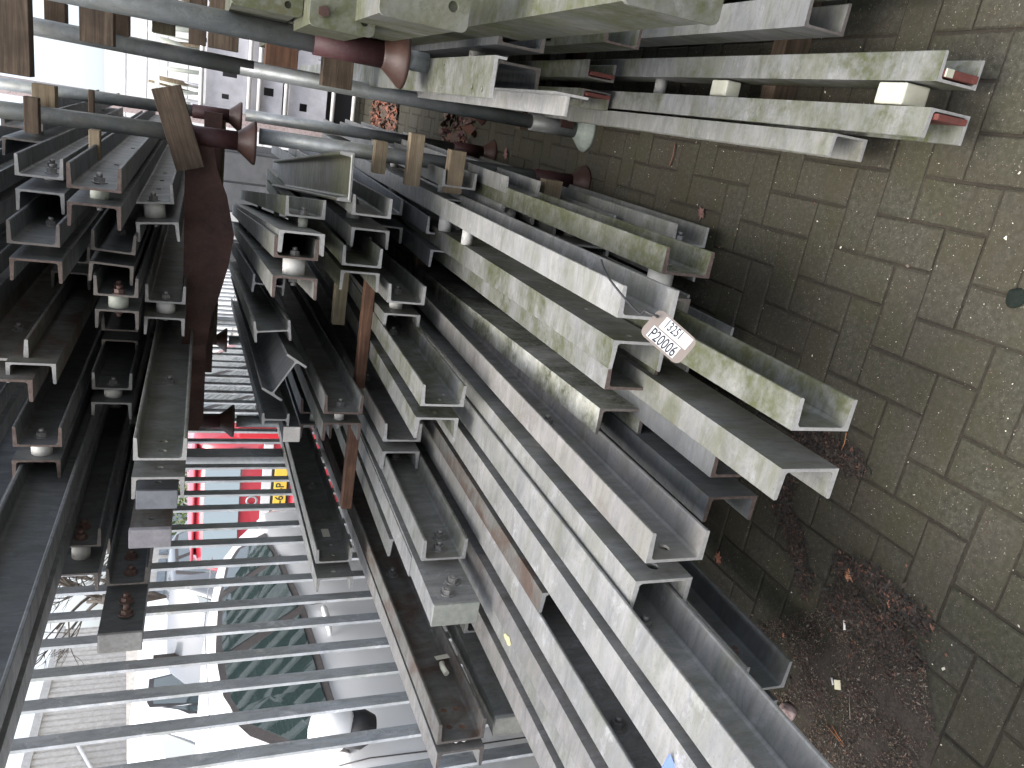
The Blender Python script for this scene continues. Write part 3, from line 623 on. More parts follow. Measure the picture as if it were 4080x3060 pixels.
timber('moss streaked rail along the bottom of the upper rack', -1.5, -.24, 4.7, 1.50, 1.56, WM, .06)
for k, zz in enumerate((.0, .19, .57)):
    timber(['batten on the paving under the bottom layer', 'batten under the second layer in shadow', 'batten in shadow under the broad flange beams'][k], -1.6, -.24, 3.5+.1*k, zz, zz+.05, WD, .06)
timber('batten under the front of the broad flange beams, in shadow', -1.62, -.9, 1.95, .575, .625, WD, .06)
timber('pale batten flat on the paving under the white block pair', .06, .5, 2.0, .0, .085, WD, .06)
timber('far batten under the white block pair', .06, .7, 4.4, .0, .085, WD, .06)

# ------------------------------------------------------------------ identity tag
D = 1.36
ctr = at_depth(2664, 1342, D)
ax = nrm(RM @ np.array([410, -360, 0.])); nz = nrm(RM @ np.array([.05, .06, 1.])); ay = np.cross(nz, ax); ay = nrm(ay); nz = np.cross(ax, ay)
tg = thing('identity_tag', 'grey tag with two white stickers reading 13251 and P20006, cable tied to a channel end', 'tag', ctr)
tg.matrix_world = Matrix([[ax[0], ay[0], nz[0], ctr.x], [ax[1], ay[1], nz[1], ctr.y], [ax[2], ay[2], nz[2], ctr.z], [0, 0, 0, 1]])
px_m = D/FPX; W2, H2 = 204*px_m/2, 131*px_m/2
bm = bmesh.new(); rc_ = .0125; P_ = []
for sx, sy, a0 in ((1, 1, 0), (-1, 1, 90), (-1, -1, 180), (1, -1, 270)):
    for k in range(7): an = math.radians(a0+15*k); P_.append((sx*(W2-rc_)+rc_*math.cos(an), sy*(H2-rc_)+rc_*math.sin(an)))
t_ = [bm.verts.new((x, y, .0009)) for x, y in P_]; b_ = [bm.verts.new((x, y, -.0009)) for x, y in P_]; bm.faces.new(t_); bm.faces.new(b_[::-1])
for k in range(len(P_)): bm.faces.new((b_[k], b_[(k+1) % len(P_)], t_[(k+1) % len(P_)], t_[k]))
new('tag_plate', bm, mat('tag_plastic', (.20, .170, .150), .5), tg)
STK = mat('sticker_white', (.60, .61, .63), .4); INK = mat('ink', (.02, .02, .025), .5)
def to_mesh_text(txt, size, m, parent, loc, name='lettering', sx=1.0, rot=None):
    cu = bpy.data.curves.new('t', 'FONT'); cu.body = txt; cu.size = size; cu.extrude = .0001; cu.offset = size*.012; cu.align_x = 'CENTER'; cu.align_y = 'CENTER'
    t = bpy.data.objects.new('t', cu); COL.objects.link(t); bpy.context.view_layer.update()
    me = bpy.data.meshes.new_from_object(t.evaluated_get(bpy.context.evaluated_depsgraph_get())); bpy.data.objects.remove(t, do_unlink=True)
    me.materials.clear(); me.materials.append(m); o = bpy.data.objects.new(name, me); COL.objects.link(o); o.parent = parent; o.location = loc; o.scale = (sx, 1, 1)
    if rot: o.rotation_euler = rot
    return o
s1 = box('sticker', -W2+.0205, W2-.0085, .0012, H2-.0040, .0009, .0012, STK, tg)
s2 = box('sticker', -W2+.0130, W2-.0160, -H2+.0040, -.0016, .0009, .0012, STK, tg)
to_mesh_text('13251', .0250, INK, s1, ((-W2+.0205)+.024, H2*.5, .0013), sx=.62)
to_mesh_text('P20006', .0300, INK, s2, (-.0015, -H2*.52, .0013), sx=.64)
hp = Vector(ctr)+Vector(ax)*(-W2+.006)+Vector(ay)*(H2*.42)
bm = bmesh.new()
p_end = at_depth(2300+265*.36166, 1000+100*.36166, 1.62)
pts = [hp+Vector(nz)*-.006, hp+Vector(nz)*.010, at_depth(2300+800*.36166, 1000+690*.36166, D-.01), at_depth(2300+740*.36166, 1000+660*.36166, D), at_depth(2300+690*.36166, 1000+690*.36166, D+.03), at_depth(2300+540*.36166, 1000+540*.36166, D+.09), at_depth(2300+370*.36166, 1000+330*.36166, 1.5), at_depth(2300+300*.36166, 1000+210*.36166, 1.56), p_end]
inv = tg.matrix_world.inverted(); pts = [inv @ Vector(p) for p in pts]
sm = [];
for i in range(len(pts)-1):
    for k in range(4):
        t = k/4; p0, p1, p2, p3 = pts[max(i-1, 0)], pts[i], pts[i+1], pts[min(i+2, len(pts)-1)]
        sm.append(.5*((2*p1)+(-p0+p2)*t+(2*p0-5*p1+4*p2-p3)*t*t+(-p0+3*p1-3*p2+p3)*t**3))
tube(bm, sm+[pts[-1]], .0022, 8); new('cable_tie', bm, BLACK, tg)

# ------------------------------------------------------------------ fence
fx = -1.95
fe = thing('bar_fence', 'tall galvanised fence of flat upright bars between the racks and the parked cars', 'fence', (fx, 4.0, 0))
bm = bmesh.new(); add_box(bm, -.006, .006, -.023, .023, .06, 2.7); bme = new('bar', bm, G['bar'], fe); bme.location = (0, 0-.9+.0, 0)
step = .1525; ys = [1.936+k*step for k in range(-9, 70)]
bme.location = (0, ys[0]-4.0, 0)
for y in ys[1:]:
    if abs(y-4.02) < .07: continue
    o = bme.copy(); COL.objects.link(o); o.parent = fe; o.location = (random.uniform(-.003, .003), y-4.0+random.uniform(-.004, .004), 0); o.rotation_euler = (random.uniform(-.003, .003), random.uniform(-.003, .003), random.uniform(-.05, .05))
for y in (-2.6, .02, 2.62, 5.2, 7.8): box('fence_post', -.03, .03, y-.055, y+.055, 0, 2.75, G['bar'], fe, .003)
for z in (.14, 2.55): box('rail', -.030, -.006, -3.6, 9.2, z, z+.04, G['bar'], fe)
# ------------------------------------------------------------------ vehicles
def paint(name, c, rough=.22):
    m = mat(name, c, rough, 0, .5); m.node_tree.nodes['Principled BSDF'].inputs['Coat Weight'].default_value = .6
    m.node_tree.nodes['Principled BSDF'].inputs['Coat Roughness'].default_value = .06; return m
WHITE = paint('white_car_paint', (.82, .83, .84)); REDP = paint('red_car_paint', (.36, .028, .042)); GREYP = paint('dark_grey_paint', (.09, .10, .11)); SILV = paint('silver_paint', (.5, .51, .53))
GLASS = mat('car_glass', (.035, .055, .055), .03, 0, .9); GLASS.node_tree.nodes['Principled BSDF'].inputs['Coat Weight'].default_value = 1.0
TRIM = speck('window_trim', (.055, .050, .050), (.085, .078, .078), .5, 80); TYRE = mat('tyre', (.025, .025, .027), .8); RIM = mat('wheel_rim', (.35, .36, .37), .35, .6)
def lerp(T, y):
    if y <= T[0][0]: return T[0][1:]
    for a, b in zip(T, T[1:]):
        if y <= b[0]:
            t = (y-a[0])/(b[0]-a[0]); t = t*t*(3-2*t)*.35+t*.65
            return tuple(p+(q-p)*t for p, q in zip(a[1:], b[1:]))
    return T[-1][1:]
def car(name, label, cat, loc, rz, T, W, wheels, windows, body, rw=.31, grp=None, trim=True, screens=(), pillars=True):
    """T: stations (y, z_belt, z_top, inset_belt, inset_top); car runs along +y = rear. side faces +-x."""
    r = thing(name, label, cat, loc, rz, grp)
    ys_ = sorted(set([t[0] for t in T]+[T[0][0]+(T[-1][0]-T[0][0])*k/60 for k in range(61)])); hw = W/2
    def zb(y):
        z = .20
        for wy in wheels:
            d = rw+.055
            if abs(y-wy) < d: z = max(z, rw+math.sqrt(d*d-(y-wy)**2))
        return z
    def sect(y):
        zbelt, ztop, ib, it = lerp(T, y); b = hw-ib; t = hw-it; z0 = min(zb(y), zbelt-.04)
        mz = z0+(zbelt-z0)*.45
        side = [(b-.03, z0), (b+.015, z0+(mz-z0)*.4), (b+.035, mz), (b+.030, zbelt-(zbelt-z0)*.22), (b, zbelt)]
        gl = [(b-.006, zbelt+.012), (t, ztop-.045), (t-.035, ztop-.012), (t-.10, ztop+.004), (t*.5, ztop+.028), (0, ztop+.034)]
        return side+gl
    bm = bmesh.new(); rings = []
    for y in ys_:
        s = sect(y); rings.append([bm.verts.new((x, y, z)) for x, z in s]+[bm.verts.new((-x, y, z)) for x, z in s[-2::-1]])
    for a, b in zip(rings, rings[1:]):
        for i in range(len(a)-1):
            f = bm.faces.new((a[i], a[i+1], b[i+1], b[i])); f.smooth = True
    bm.faces.new(rings[0]); bm.faces.new(rings[-1][::-1])
    bmesh.ops.recalc_face_normals(bm, faces=bm.faces[:]); o = new('body', bm, body, r)
    bm = bmesh.new(); add_box(bm, -hw+.10, hw-.10, ys_[0]+.15, ys_[-1]-.15, .18, .62); new('underbody', bm, BLACK, r)
    def surf(y, t, side, off):
        zbelt, ztop, ib, it = lerp(T, y); x0, z0 = hw-ib-.006, zbelt+.012; x1, z1 = hw-it, ztop-.045
        nx, nz_ = (z1-z0), (x0-x1); L = math.hypot(nx, nz_) or 1
        return Vector((side*(x0+(x1-x0)*t+nx/L*off), y, z0+(z1-z0)*t+nz_/L*off))
    for wd in windows:
        for side in (1, -1):
            poly = wd
            def panel(poly, off, mt, nm, grow=0, par=None):
                cy = sum(p[0] for p in poly)/len(poly); ct = sum(p[1] for p in poly)/len(poly)
                P = []
                n = len(poly)
                for i in range(n):
                    a, b = poly[i], poly[(i+1) % n]
                    for k in range(5):
                        t = k/5; P.append((a[0]+(b[0]-a[0])*t, a[1]+(b[1]-a[1])*t))
                P = [(y+(grow if y > cy else -grow), t+(grow*2.0 if t > ct else -grow*2.0)) for y, t in P]
                bm = bmesh.new(); f0 = [bm.verts.new(surf(y, t, side, off)) for y, t in P]; f1 = [bm.verts.new(surf(y, t, side, off-.012)) for y, t in P]
                c0 = bm.verts.new(surf(cy, ct, side, off))
                for i in range(len(P)):
                    bm.faces.new((f0[i], f0[(i+1) % len(P)], c0)); bm.faces.new((f0[i], f1[i], f1[(i+1) % len(P)], f0[(i+1) % len(P)]))
                bmesh.ops.recalc_face_normals(bm, faces=bm.faces[:]); return new(nm, bm, mt, par or r)
            fr = panel(poly, .006, TRIM, 'window_frame', .040) if trim else None
            panel(poly, .010, GLASS, 'window', 0, fr)
    for (y0, z0, y1, z1, w0, w1, mt, nm) in screens:
        bm = bmesh.new(); q = [(-w0, y0, z0), (w0, y0, z0), (w1, y1, z1), (-w1, y1, z1)]
        d = (Vector(q[1])-Vector(q[0])).cross(Vector(q[3])-Vector(q[0])).normalized()*.02
        a = [bm.verts.new(Vector(p)+d*.5) for p in q]; b = [bm.verts.new(Vector(p)-d*.5) for p in q]
        bm.faces.new(a); bm.faces.new(b[::-1])
        for i in range(4): bm.faces.new((a[i], b[i], b[(i+1) % 4], a[(i+1) % 4]))
        bmesh.ops.recalc_face_normals(bm, faces=bm.faces[:]); new(nm, bm, mt, r)
    for wy in wheels:
        for side in (1, -1):
            bm = bmesh.new(); add_cyl(bm, (side*(hw-.20), wy, rw), (side*(hw-.02), wy, rw), rw, seg=28)
            wo_ = new('wheel', bm, TYRE, r)
            bm = bmesh.new(); add_cyl(bm, (side*(hw-.025), wy, rw), (side*(hw-.012), wy, rw), rw*.66, seg=28)
            ri = new('rim', bm, RIM, wo_)
            bm = bmesh.new()
            for k in range(7):
                a = 2*PI*k/7; a2 = a+.22
                p = lambda an, rr_: (side*(hw-.009), wy+rr_*math.cos(an), rw+rr_*math.sin(an))
                bm.faces.new([bm.verts.new(p(a+.25, rw*.2)), bm.verts.new(p(a+.25, rw*.58)), bm.verts.new(p(a+.62, rw*.58)), bm.verts.new(p(a+.5, rw*.2))])
            new('spoke_gap', bm, BLACK, wo_)
    return r
# near white car : right side faces us (+x), front towards -y (off frame)
T1 = [(-1.95, .52, .56, .25, .55), (-1.6, .80, .84, .06, .25), (-.95, .93, 1.00, .02, .18), (-.60, .985, 1.10, .0, .15), (.02, 1.02, 1.36, .0, .17), (.40, 1.055, 1.475, .0, .19), (.85, 1.09, 1.515, .0, .20), (1.25, 1.15, 1.50, .005, .20), (1.62, 1.20, 1.46, .015, .19), (1.85, 1.20, 1.36, .04, .17), (2.02, 1.10, 1.18, .10, .2), (2.10, .80, .88, .16, .3)]
wc = car('parked_car', 'white hatchback parked right behind the bar fence, dark framed side windows and a door mirror', 'car', (-2.35-.86, 2.32, 0), 0, T1, 1.72, (-1.15, 1.40),
    [[(-.02, .02), (.82, .02), (.72, .93), (.50, .93), (.30, .80), (.12, .50)], [(.88, .02), (1.30, .02), (1.24, .93), (.80, .93)], [(1.36, .04), (1.56, .10), (1.60, .62), (1.50, .88), (1.30, .93)]], WHITE, grp=None,
    screens=[(-.62, 1.07, .16, 1.46, .60, .56, mat('windscreen_sky_tint', (.30, .34, .35), .05), 'windscreen')])  # windscreen colour lightened to stand for the sky reflected in it
box('door_moulding', .878, .892, -.35, 1.25, .60, .66, SILV, wc, .004)
for y in (-.14, .85):
    bm = bmesh.new(); tube(bm, [(.893, y, .30), (.897, y, .66), (.888, y+.02, .95), (.862, y+.03, 1.06)], .0028, 6); new('door_seam', bm, TRIM, wc)
hb = Vector((.880, .72, 1.0))
bm = bmesh.new(); tube(bm, [hb+Vector(p) for p in ((0, -.10, -.005), (.028, -.07, 0), (.036, 0, .004), (.028, .07, .004), (0, .10, .004))], [.008, .014, .016, .014, .008], 10); new('door_handle', bm, WHITE, wc)
bm = bmesh.new(); add_lathe(bm, (0, 0, 0), [(.0001, -.095), (.045, -.088), (.078, -.055), (.088, 0), (.078, .05), (.05, .075), (.0001, .085)], 20)
mi = new('mirror', bm, WHITE, wc); mi.location = (1.0, -.06, 1.10); mi.rotation_euler = (0, .1, 0); mi.scale = (1.2, .75, .95)
bm = bmesh.new(); add_lathe(bm, (0, 0, 0), [(.0001, -.10), (.05, -.085), (.075, -.03), (.07, .03), (.0001, .05)], 16)
ml_ = new('mirror_foot', bm, BLACK, mi); ml_.location = (-.01, .0, -.10); ml_.scale = (.9, 1.1, .9)
bm = bmesh.new(); tube(bm, [(.63, .38, 1.50), (.70, 1.0, 1.527), (.70, 1.6, 1.49)], .003, 6); new('roof_seam', bm, SILV, wc)
# red car, tail towards us
T2 = [(0, .95, 1.16, .10, .26), (.04, 1.0, 1.36, .04, .22), (.12, 1.03, 1.54, .01, .20), (.35, 1.03, 1.61, 0, .18), (1.5, 1.02, 1.64, 0, .18), (2.3, 1.0, 1.60, 0, .19), (2.9, .98, 1.30, 0, .18), (3.3, .95, 1.02, .02, .2), (3.9, .80, .84, .08, .3), (4.05, .55, .6, .2, .5)]
rc = car('parked_car', 'red people carrier seen from behind through the fence, yellow plate and large tail window', 'car', (-2.95-.86, 6.7, 0), 0, T2, 1.74, (.65, 3.3),
    [[(.25, .05), (.75, .05), (.72, .93), (.40, .93)], [(.82, .05), (1.65, .05), (1.6, .93), (.80, .93)], [(1.72, .05), (2.7, .05), (2.25, .9), (1.70, .93)]], REDP,
    screens=[(-.012, 1.20, .075, 1.50, .66, .58, mat('tail_glass', (.16, .20, .22), .1), 'tail_window')])
box('bumper', -.85, .85, -.07, .12, .36, .74, REDP, rc, .03)
box('tail_strip', -.40, .70, -.016, .02, .925, 1.01, mat('pale_trim', (.6, .6, .6), .3, .2), rc, .006)
pl = box('number_plate', -.06, .46, -.022, -.008, .785, .90, mat('yellow_plate', (.60, .42, .05), .5), rc, .003)
to_mesh_text('G-60-P', .105, INK, pl, (.16, -.0235, .842), rot=(PI/2, 0, 0), sx=.95)
box('plate_recess', -.14, .54, -.008, .01, .76, .925, BLACK, rc)
for sx in (-1, 1): box('tail_light', sx*.80-.05, sx*.80+.05, -.01, .10, .80, 1.25, mat('tail_red', (.45, .02, .03), .15), rc, .02)
bm = bmesh.new(); add_lathe(bm, (0, 0, 0), [(.035, .004), (.045, .008), (.055, .004), (.045, 0), (.035, .004)], 24); lg = new('badge_ring', bm, RIM, rc); lg.location = (.12, -.012, 1.09); lg.rotation_euler = (PI/2, 0, 0)
box('spoiler', -.6, .6, .10, .34, 1.575, 1.605, REDP, rc, .012)
# white van and others farther back
T3 = [(-2.4, .9, .95, .1, .25), (-2.2, 1.15, 1.2, .02, .15), (-1.6, 1.30, 1.42, 0, .12), (-1.0, 1.35, 2.10, 0, .14), (-.7, 1.35, 2.28, 0, .15), (2.3, 1.35, 2.32, 0, .15), (2.42, 1.3, 2.1, .05, .2)]
van = car('parked_van', 'white delivery van with roof at the far side of the street, side window half open', 'van', (-9.2, 9.9, 0), math.radians(8), T3, 1.95, (-1.6, 1.5), [[(-1.0, .05), (-.15, .05), (-.15, .75), (-.75, .75)], [(-1.25, .05), (-1.05, .05), (-.9, .6)]], WHITE, rw=.34,
    screens=[(-1.62, 1.44, -.98, 2.12, .78, .74, GLASS, 'windscreen')])
T4 = [(-2.1, .6, .66, .1, .4), (-1.8, .85, .9, .02, .15), (-.9, .95, 1.02, 0, .12), (-.3, .98, 1.42, 0, .2), (.9, .98, 1.46, 0, .22), (1.6, 1.0, 1.3, 0, .22), (2.0, .98, 1.05, .04, .2), (2.15, .7, .75, .1, .3)]
car('parked_car', 'silver saloon beyond the white hatchback with only roof and glass showing', 'car', (-5.6, 4.8, 0), math.radians(4), T4, 1.78, (-1.35, 1.35), [[(-.5, .05), (.25, .05), (.2, .9), (-.1, .9)], [(.32, .05), (1.1, .05), (.95, .9), (.3, .9)]], SILV, screens=[(-.88, 1.03, -.28, 1.40, .72, .62, GLASS, 'windscreen')])
car('parked_car', 'dark grey tall pickup between the white hatchback roof and the white van', 'car', (-6.9, 9.4, 0), math.radians(4), [(t[0], t[1]*1.28, t[2]*1.28, t[3], t[4]) for t in T4], 1.80, (-1.35, 1.35), [[(-.5, .05), (.25, .05), (.2, .9), (-.1, .9)], [(.32, .05), (1.1, .05), (.95, .9), (.3, .9)]], GREYP, screens=[(-.88, 1.32, -.28, 1.79, .72, .62, GLASS, 'windscreen')])
# ------------------------------------------------------------------ buildings, far street
CLAD = speck('pale_cladding', (.50, .485, .46), (.56, .545, .52), .5, 6, bump=0); CLADW = speck('white_cladding', (.66, .67, .67), (.72, .73, .73), .5, 5, bump=0)
BLUEG = speck('blue_grey_steel', (.20, .24, .29), (.25, .29, .34), .5, 8, bump=0)
def corrugated(root, name, x, y0, y1, z0, z1, m, pitch=.30, amp=.05, axis='x'):
    bm = bmesh.new(); n = int(abs(y1-y0)/pitch); prev = None
    prof = []
    for k in range(n):
        for t, d in ((0, 0), (.55, 0), (.65, amp), (.9, amp)): prof.append((y0+(y1-y0)*(k+t)/n, d))
    prof.append((y1, 0))
    for yy, d in prof:
        P = [(x-d, yy, z0), (x-d, yy, z1)] if axis == 'x' else [(yy, x+d, z0), (yy, x+d, z1)]
        v = [bm.verts.new(p) for p in P]
        if prev: bm.faces.new((prev[0], v[0], v[1], prev[1]))
        prev = v
    return new(name, bm, m, root)
b1 = thing('warehouse', 'large pale corrugated steel warehouse beyond the parked cars', 'building', (-26, 22, 0))
box('wall', -12, -.15, -22, 13, 0, 7.2, CLAD, b1); corrugated(b1, 'cladding', 0, -22, 13, 0, 7.0, CLAD, .33, .06)
box('roof_edge', -12.2, .10, -22.1, 13.1, 7.0, 7.30, speck('roof_edge', (.42, .42, .41), (.5, .5, .49), .5, 4), b1)
bm = bmesh.new(); tube(bm, [(.12, 6.0, 5.8), (.12, 1.0, 3.4), (.12, 1.2, 2.2), (.12, 4.2, 1.8)], .07, 10); new('downpipe', bm, CLADW, b1)
b2 = thing('low_building', 'white clad low building with a blue grey roller door at the end of the street', 'building', (-21, 40, 0))
box('wall', -14, 12, .15, 12, 0, 4.6, CLADW, b2); corrugated(b2, 'cladding', .1, -14, 12, 2.9, 4.6, CLADW, .3, .05, 'y')
ro = box('roller_door', -9, 4, -.02, .10, 0, 2.9, BLUEG, b2)
for k in range(14):
    o = box('door_slat', -8.9, 3.9, -.07, -.02, .08+k*.2, .25+k*.2, BLUEG, ro)
box('windows', -10, 8, -.03, .08, 3.3, 3.9, GLASS, b2)
b3 = thing('roller_shed', 'beige shed with ribbed grey doors behind the orange barrier', 'building', (-17.5, 23.5, 0), math.radians(-4))
box('wall', -5, -.12, -1, 10, 0, 3.4, CLAD, b3); 
for k in range(2):
    d_ = box('roller_door', -.10, .0, .3+k*3.6, 3.5+k*3.6, .0, 2.7, BLUEG, b3)
    for q in range(10): box('door_slat', .0, .035, .32+k*3.6, 3.48+k*3.6, .05+q*.265, .27+q*.265, BLUEG, d_)
ob = thing('barrier_pipe', 'orange bent pipe barrier standing before the grey roller door', 'barrier', (-14.5, 21.8, 0))
bm = bmesh.new(); tube(bm, [(0, 0, 0), (0, 0, 1.95), (0, -.1, 2.08), (0, -.25, 2.12), (0, -3.2, 2.12), (0, -3.3, 2.05), (0, -3.3, 0)], .05, 10); new('pipe', bm, mat('orange_paint', (.75, .20, .05), .4), ob)
# verges, kerb
GRS = speck('dry_verge', (.10, .10, .045), (.24, .20, .10), .95, 40, big=3)
bm = bmesh.new(); add_box(bm, -14.5, -12.6, -10, 60, -.2, .05); tag(new('verge', bm, GRS), None, None, kind='structure')
KB = speck('kerb_stone', (.40, .38, .35), (.5, .48, .45), .85, 30)
bm = bmesh.new(); add_box(bm, -12.6, -12.4, -10, 60, -.2, .10); tag(new('kerb', bm, KB), None, None, kind='structure')
bm = bmesh.new(); add_box(bm, -17, -14.5, -10, 60, -.2, .06); tag(new('pavement', bm, speck('far_paving', (.33, .30, .26), (.42, .39, .35), .9, 20)), None, None, kind='structure')
# bushes by the far verge
def bush(label, x, y, z, r, n, m, stems=12, nm='bush'):
    rt = thing(nm, label, 'bush', (x, y, 0)); rnd = random.Random(int(x*7+y)); bm = bmesh.new()
    for _ in range(n):
        d = Vector((rnd.gauss(0, 1), rnd.gauss(0, 1), rnd.gauss(0, 1))).normalized()*rnd.random()**.4*r; d.z *= .75; c = Vector((0, 0, z))+d; s = rnd.uniform(.03, .07)
        u = Vector((rnd.gauss(0, 1), rnd.gauss(0, 1), rnd.gauss(0, 1))).normalized(); v = u.orthogonal().normalized()
        bm.faces.new([bm.verts.new(c+u*s), bm.verts.new(c+v*s*.5), bm.verts.new(c-u*s), bm.verts.new(c-v*s*.5)])
    new('leaves', bm, m, rt); bm = bmesh.new()
    for _ in range(stems):
        a = rnd.uniform(0, 2*PI); tube(bm, [(0, 0, 0), (math.cos(a)*r*.4, math.sin(a)*r*.4, z), (math.cos(a)*r*.9, math.sin(a)*r*.9, z+r*.5)], [.02, .012, .005], 5)
    new('stems', bm, WL, rt)
LEAF = speck('bush_leaf', (.045, .075, .02), (.11, .15, .05), .6, 20, bump=0)
bush('leafy green bush behind the roof of the red car', -9.4, 17.0, 1.3, 1.2, 2600, LEAF); bush('sparse green bush with long dry stalks beside the pavement', -11.5, 18.5, 1.1, 1.0, 1500, LEAF, 30)
# bare trees
BARK = wood('bark', (.05, .042, .035), (.12, .105, .09))
def tree(label, x, y, h, seed, lean=0):
    rt = thing('bare_tree', label, 'tree', (x, y, 0)); rnd = random.Random(seed); bt = bmesh.new(); bb = bmesh.new()
    def grow(p, d, L, r, lv):
        pts = [p]; n = 4; q = p.copy(); dd = d.copy()
        for _ in range(n):
            dd = (dd+Vector((rnd.gauss(0, .13), rnd.gauss(0, .13), rnd.gauss(0, .06)+.03))).normalized(); q = q+dd*L/n; pts.append(q.copy())
        tube(bt if lv == 0 else bb, pts, [r*(1-.45*i/n) for i in range(n+1)], 7 if lv < 2 else 4)
        if lv < 5:
            for k in range(rnd.choice((3, 3, 4)) if lv < 4 else 3):
                i = rnd.randint(2, n) if lv else rnd.randint(2, n); nd = (dd+Vector((rnd.gauss(0, .6), rnd.gauss(0, .6), rnd.gauss(.1, .35)))).normalized()
                grow(pts[i], nd, L*rnd.uniform(.55, .78), r*.52, lv+1)
    grow(Vector((0, 0, 0)), Vector((lean, 0, 1)).normalized(), h*.42, h*.022, 0)
    new('trunk', bt, BARK, rt); new('branches', bb, BARK, rt)
tree('bare tree with fine twigs standing before the warehouse', -15.2, 21.0, 9.5, 4); tree('smaller bare tree farther along the street', -19.5, 31, 8.5, 9)
br = thing('traffic_post', 'brown wooden post upright in front of the warehouse', 'post', (-7.2, 8.9, 0)); box('post_body', -.05, .05, -.05, .05, 0, 2.0, BARK, br, .005)
wb = thing('white_bin', 'white plastic sack standing on the far pavement', 'sack', (-14.2, 27, .06)); bm = bmesh.new(); add_lathe(bm, (0, 0, 0), [(.42, 0), (.5, .15), (.5, .7), (.42, .95), (.15, 1.05), (.0001, 1.05)], 14); new('sack_body', bm, CLADW, wb)
# ------------------------------------------------------------------ back right yard
b4 = thing('clad_hall', 'white hall with broad horizontal cladding seen between the pipes at the right', 'building', (.0, 15, 0))
box('wall', -1.2, 16, .1, 8, 0, 3.15, CLADW, b4)
for k in range(10): box('cladding_board', -1.2, 16, .06, .1, .02+k*.315, .325+k*.315, CLADW, b4, .006)
PANEL = speck('grey_panel', (.44, .44, .47), (.52, .52, .55), .5, 6, bump=0); PW = speck('white_tube', (.62, .62, .60), (.72, .72, .70), .4, 20)
sr = thing('panel_stack', 'pile of pale grey panels with oblong slots standing between white tubes in the back yard', 'panels', (-.45, 9.0, 0), 0)
def slotted(nm, x0, x1, z0, z1, slots, m=PANEL):
    o = box(nm, x0, x1, 0, .04, z0, z1, m, sr, .004)
    bm = bmesh.new()
    for a, b, c, d in slots: add_box(bm, a, b, -.1, .1, c, d)
    c = new('tmp', bm, HOLE, sr); bpy.context.view_layer.update(); md = o.modifiers.new('b', 'BOOLEAN'); md.operation = 'DIFFERENCE'; md.object = c; md.solver = 'EXACT'
    me = bpy.data.meshes.new_from_object(o.evaluated_get(bpy.context.evaluated_depsgraph_get())); o.modifiers.clear(); o.data = me; bpy.data.objects.remove(c, do_unlink=True)
slotted('panel', .12, .9, 1.22, 1.62, [(.42, .50, 1.32, 1.46), (.20, .25, 1.39, 1.46)]); slotted('panel', -.05, .9, .86, 1.19, [(.3, .38, .95, 1.05)])
slotted('panel', .05, .12, .95, 1.75, []); slotted('panel', .0, .9, .40, .80, [(.2, .28, .60, .68)]); slotted('panel', .9, 2.4, .2, 1.6, [])
box('backing', -.05, 2.4, .25, .30, .05, 1.6, BLACK, sr)
for z in (1.66, 1.20, 1.10, .83, .34, .12): 
    bm = bmesh.new(); tube(bm, [(.0, -.05, z), (1.9, -.05, z)], .022, 10); new('white_tube', bm, PW, sr)
ws = thing('pipe_bundle', 'bundle of white and cream plastic pipes stored upright in the back yard', 'pipes', (-.35, 10.5, 0))
rnd = random.Random(5)
for k in range(34):
    x = rnd.uniform(-.1, 1.3); bm = bmesh.new(); tube(bm, [(x, rnd.uniform(0, .3), 1.6+rnd.uniform(-.05, .05)), (x+rnd.uniform(-.1, .1), rnd.uniform(0, .3), 2.15+rnd.uniform(-.1, .1))], rnd.uniform(.012, .03), 8)
    new('pipe', bm, [PW, PW, WL, SPACERG, PANEL][rnd.randrange(5)], ws)
for z in (1.62, 2.12): box('rack_rail', -.15, 1.45, -.06, -.02, z, z+.05, PW, ws)
for x in (-.12, .65, 1.4): box('rack_post', x, x+.05, -.06, -.01, 0, 2.25, PW, ws)
box('shelf', -.15, 1.45, -.02, .4, 1.56, 1.6, PANEL, ws)
dk = thing('dark_skip', 'dark blue and maroon steel container low behind the pipe posts', 'container', (-.5, 9.6, 0)); box('side', 0, 3.0, 0, 1.0, .05, .62, mat('dark_blue_steel', (.025, .04, .07), .5), dk, .01); box('rim', -.02, 3.02, -.03, .03, .55, .64, RED, dk, .005)
far = thing('far_roof', 'pinkish brown upright steel column rising against the sky at the right', 'column', (-.40, 8.0, 0)); box('shaft', -.07, .07, 0, .14, 0, 5, rusty('pale_column', (.35, .28, .27), (.46, .39, .38), .6, 3), far, .01)

gc = thing('steel_cabinet', 'dark grey steel cabinet behind the racks, glimpsed beside the brown crossbeam', 'cabinet', (-1.32, 8.6, 0))
box('cabinet_body', -.62, .62, 0, .8, 0, 2.25, speck('cabinet_grey', (.085, .09, .095), (.12, .125, .13), .6, 5), gc, .01)
for k in range(4): box('door_panel', -.60+k*.3, -.32+k*.3, -.02, 0, .1, 2.15, speck('cabinet_door'+str(k), (.10, .105, .11) if k != 1 else (.45, .46, .45), (.15, .155, .16) if k != 1 else (.55, .56, .55), .5, 5), gc, .004)
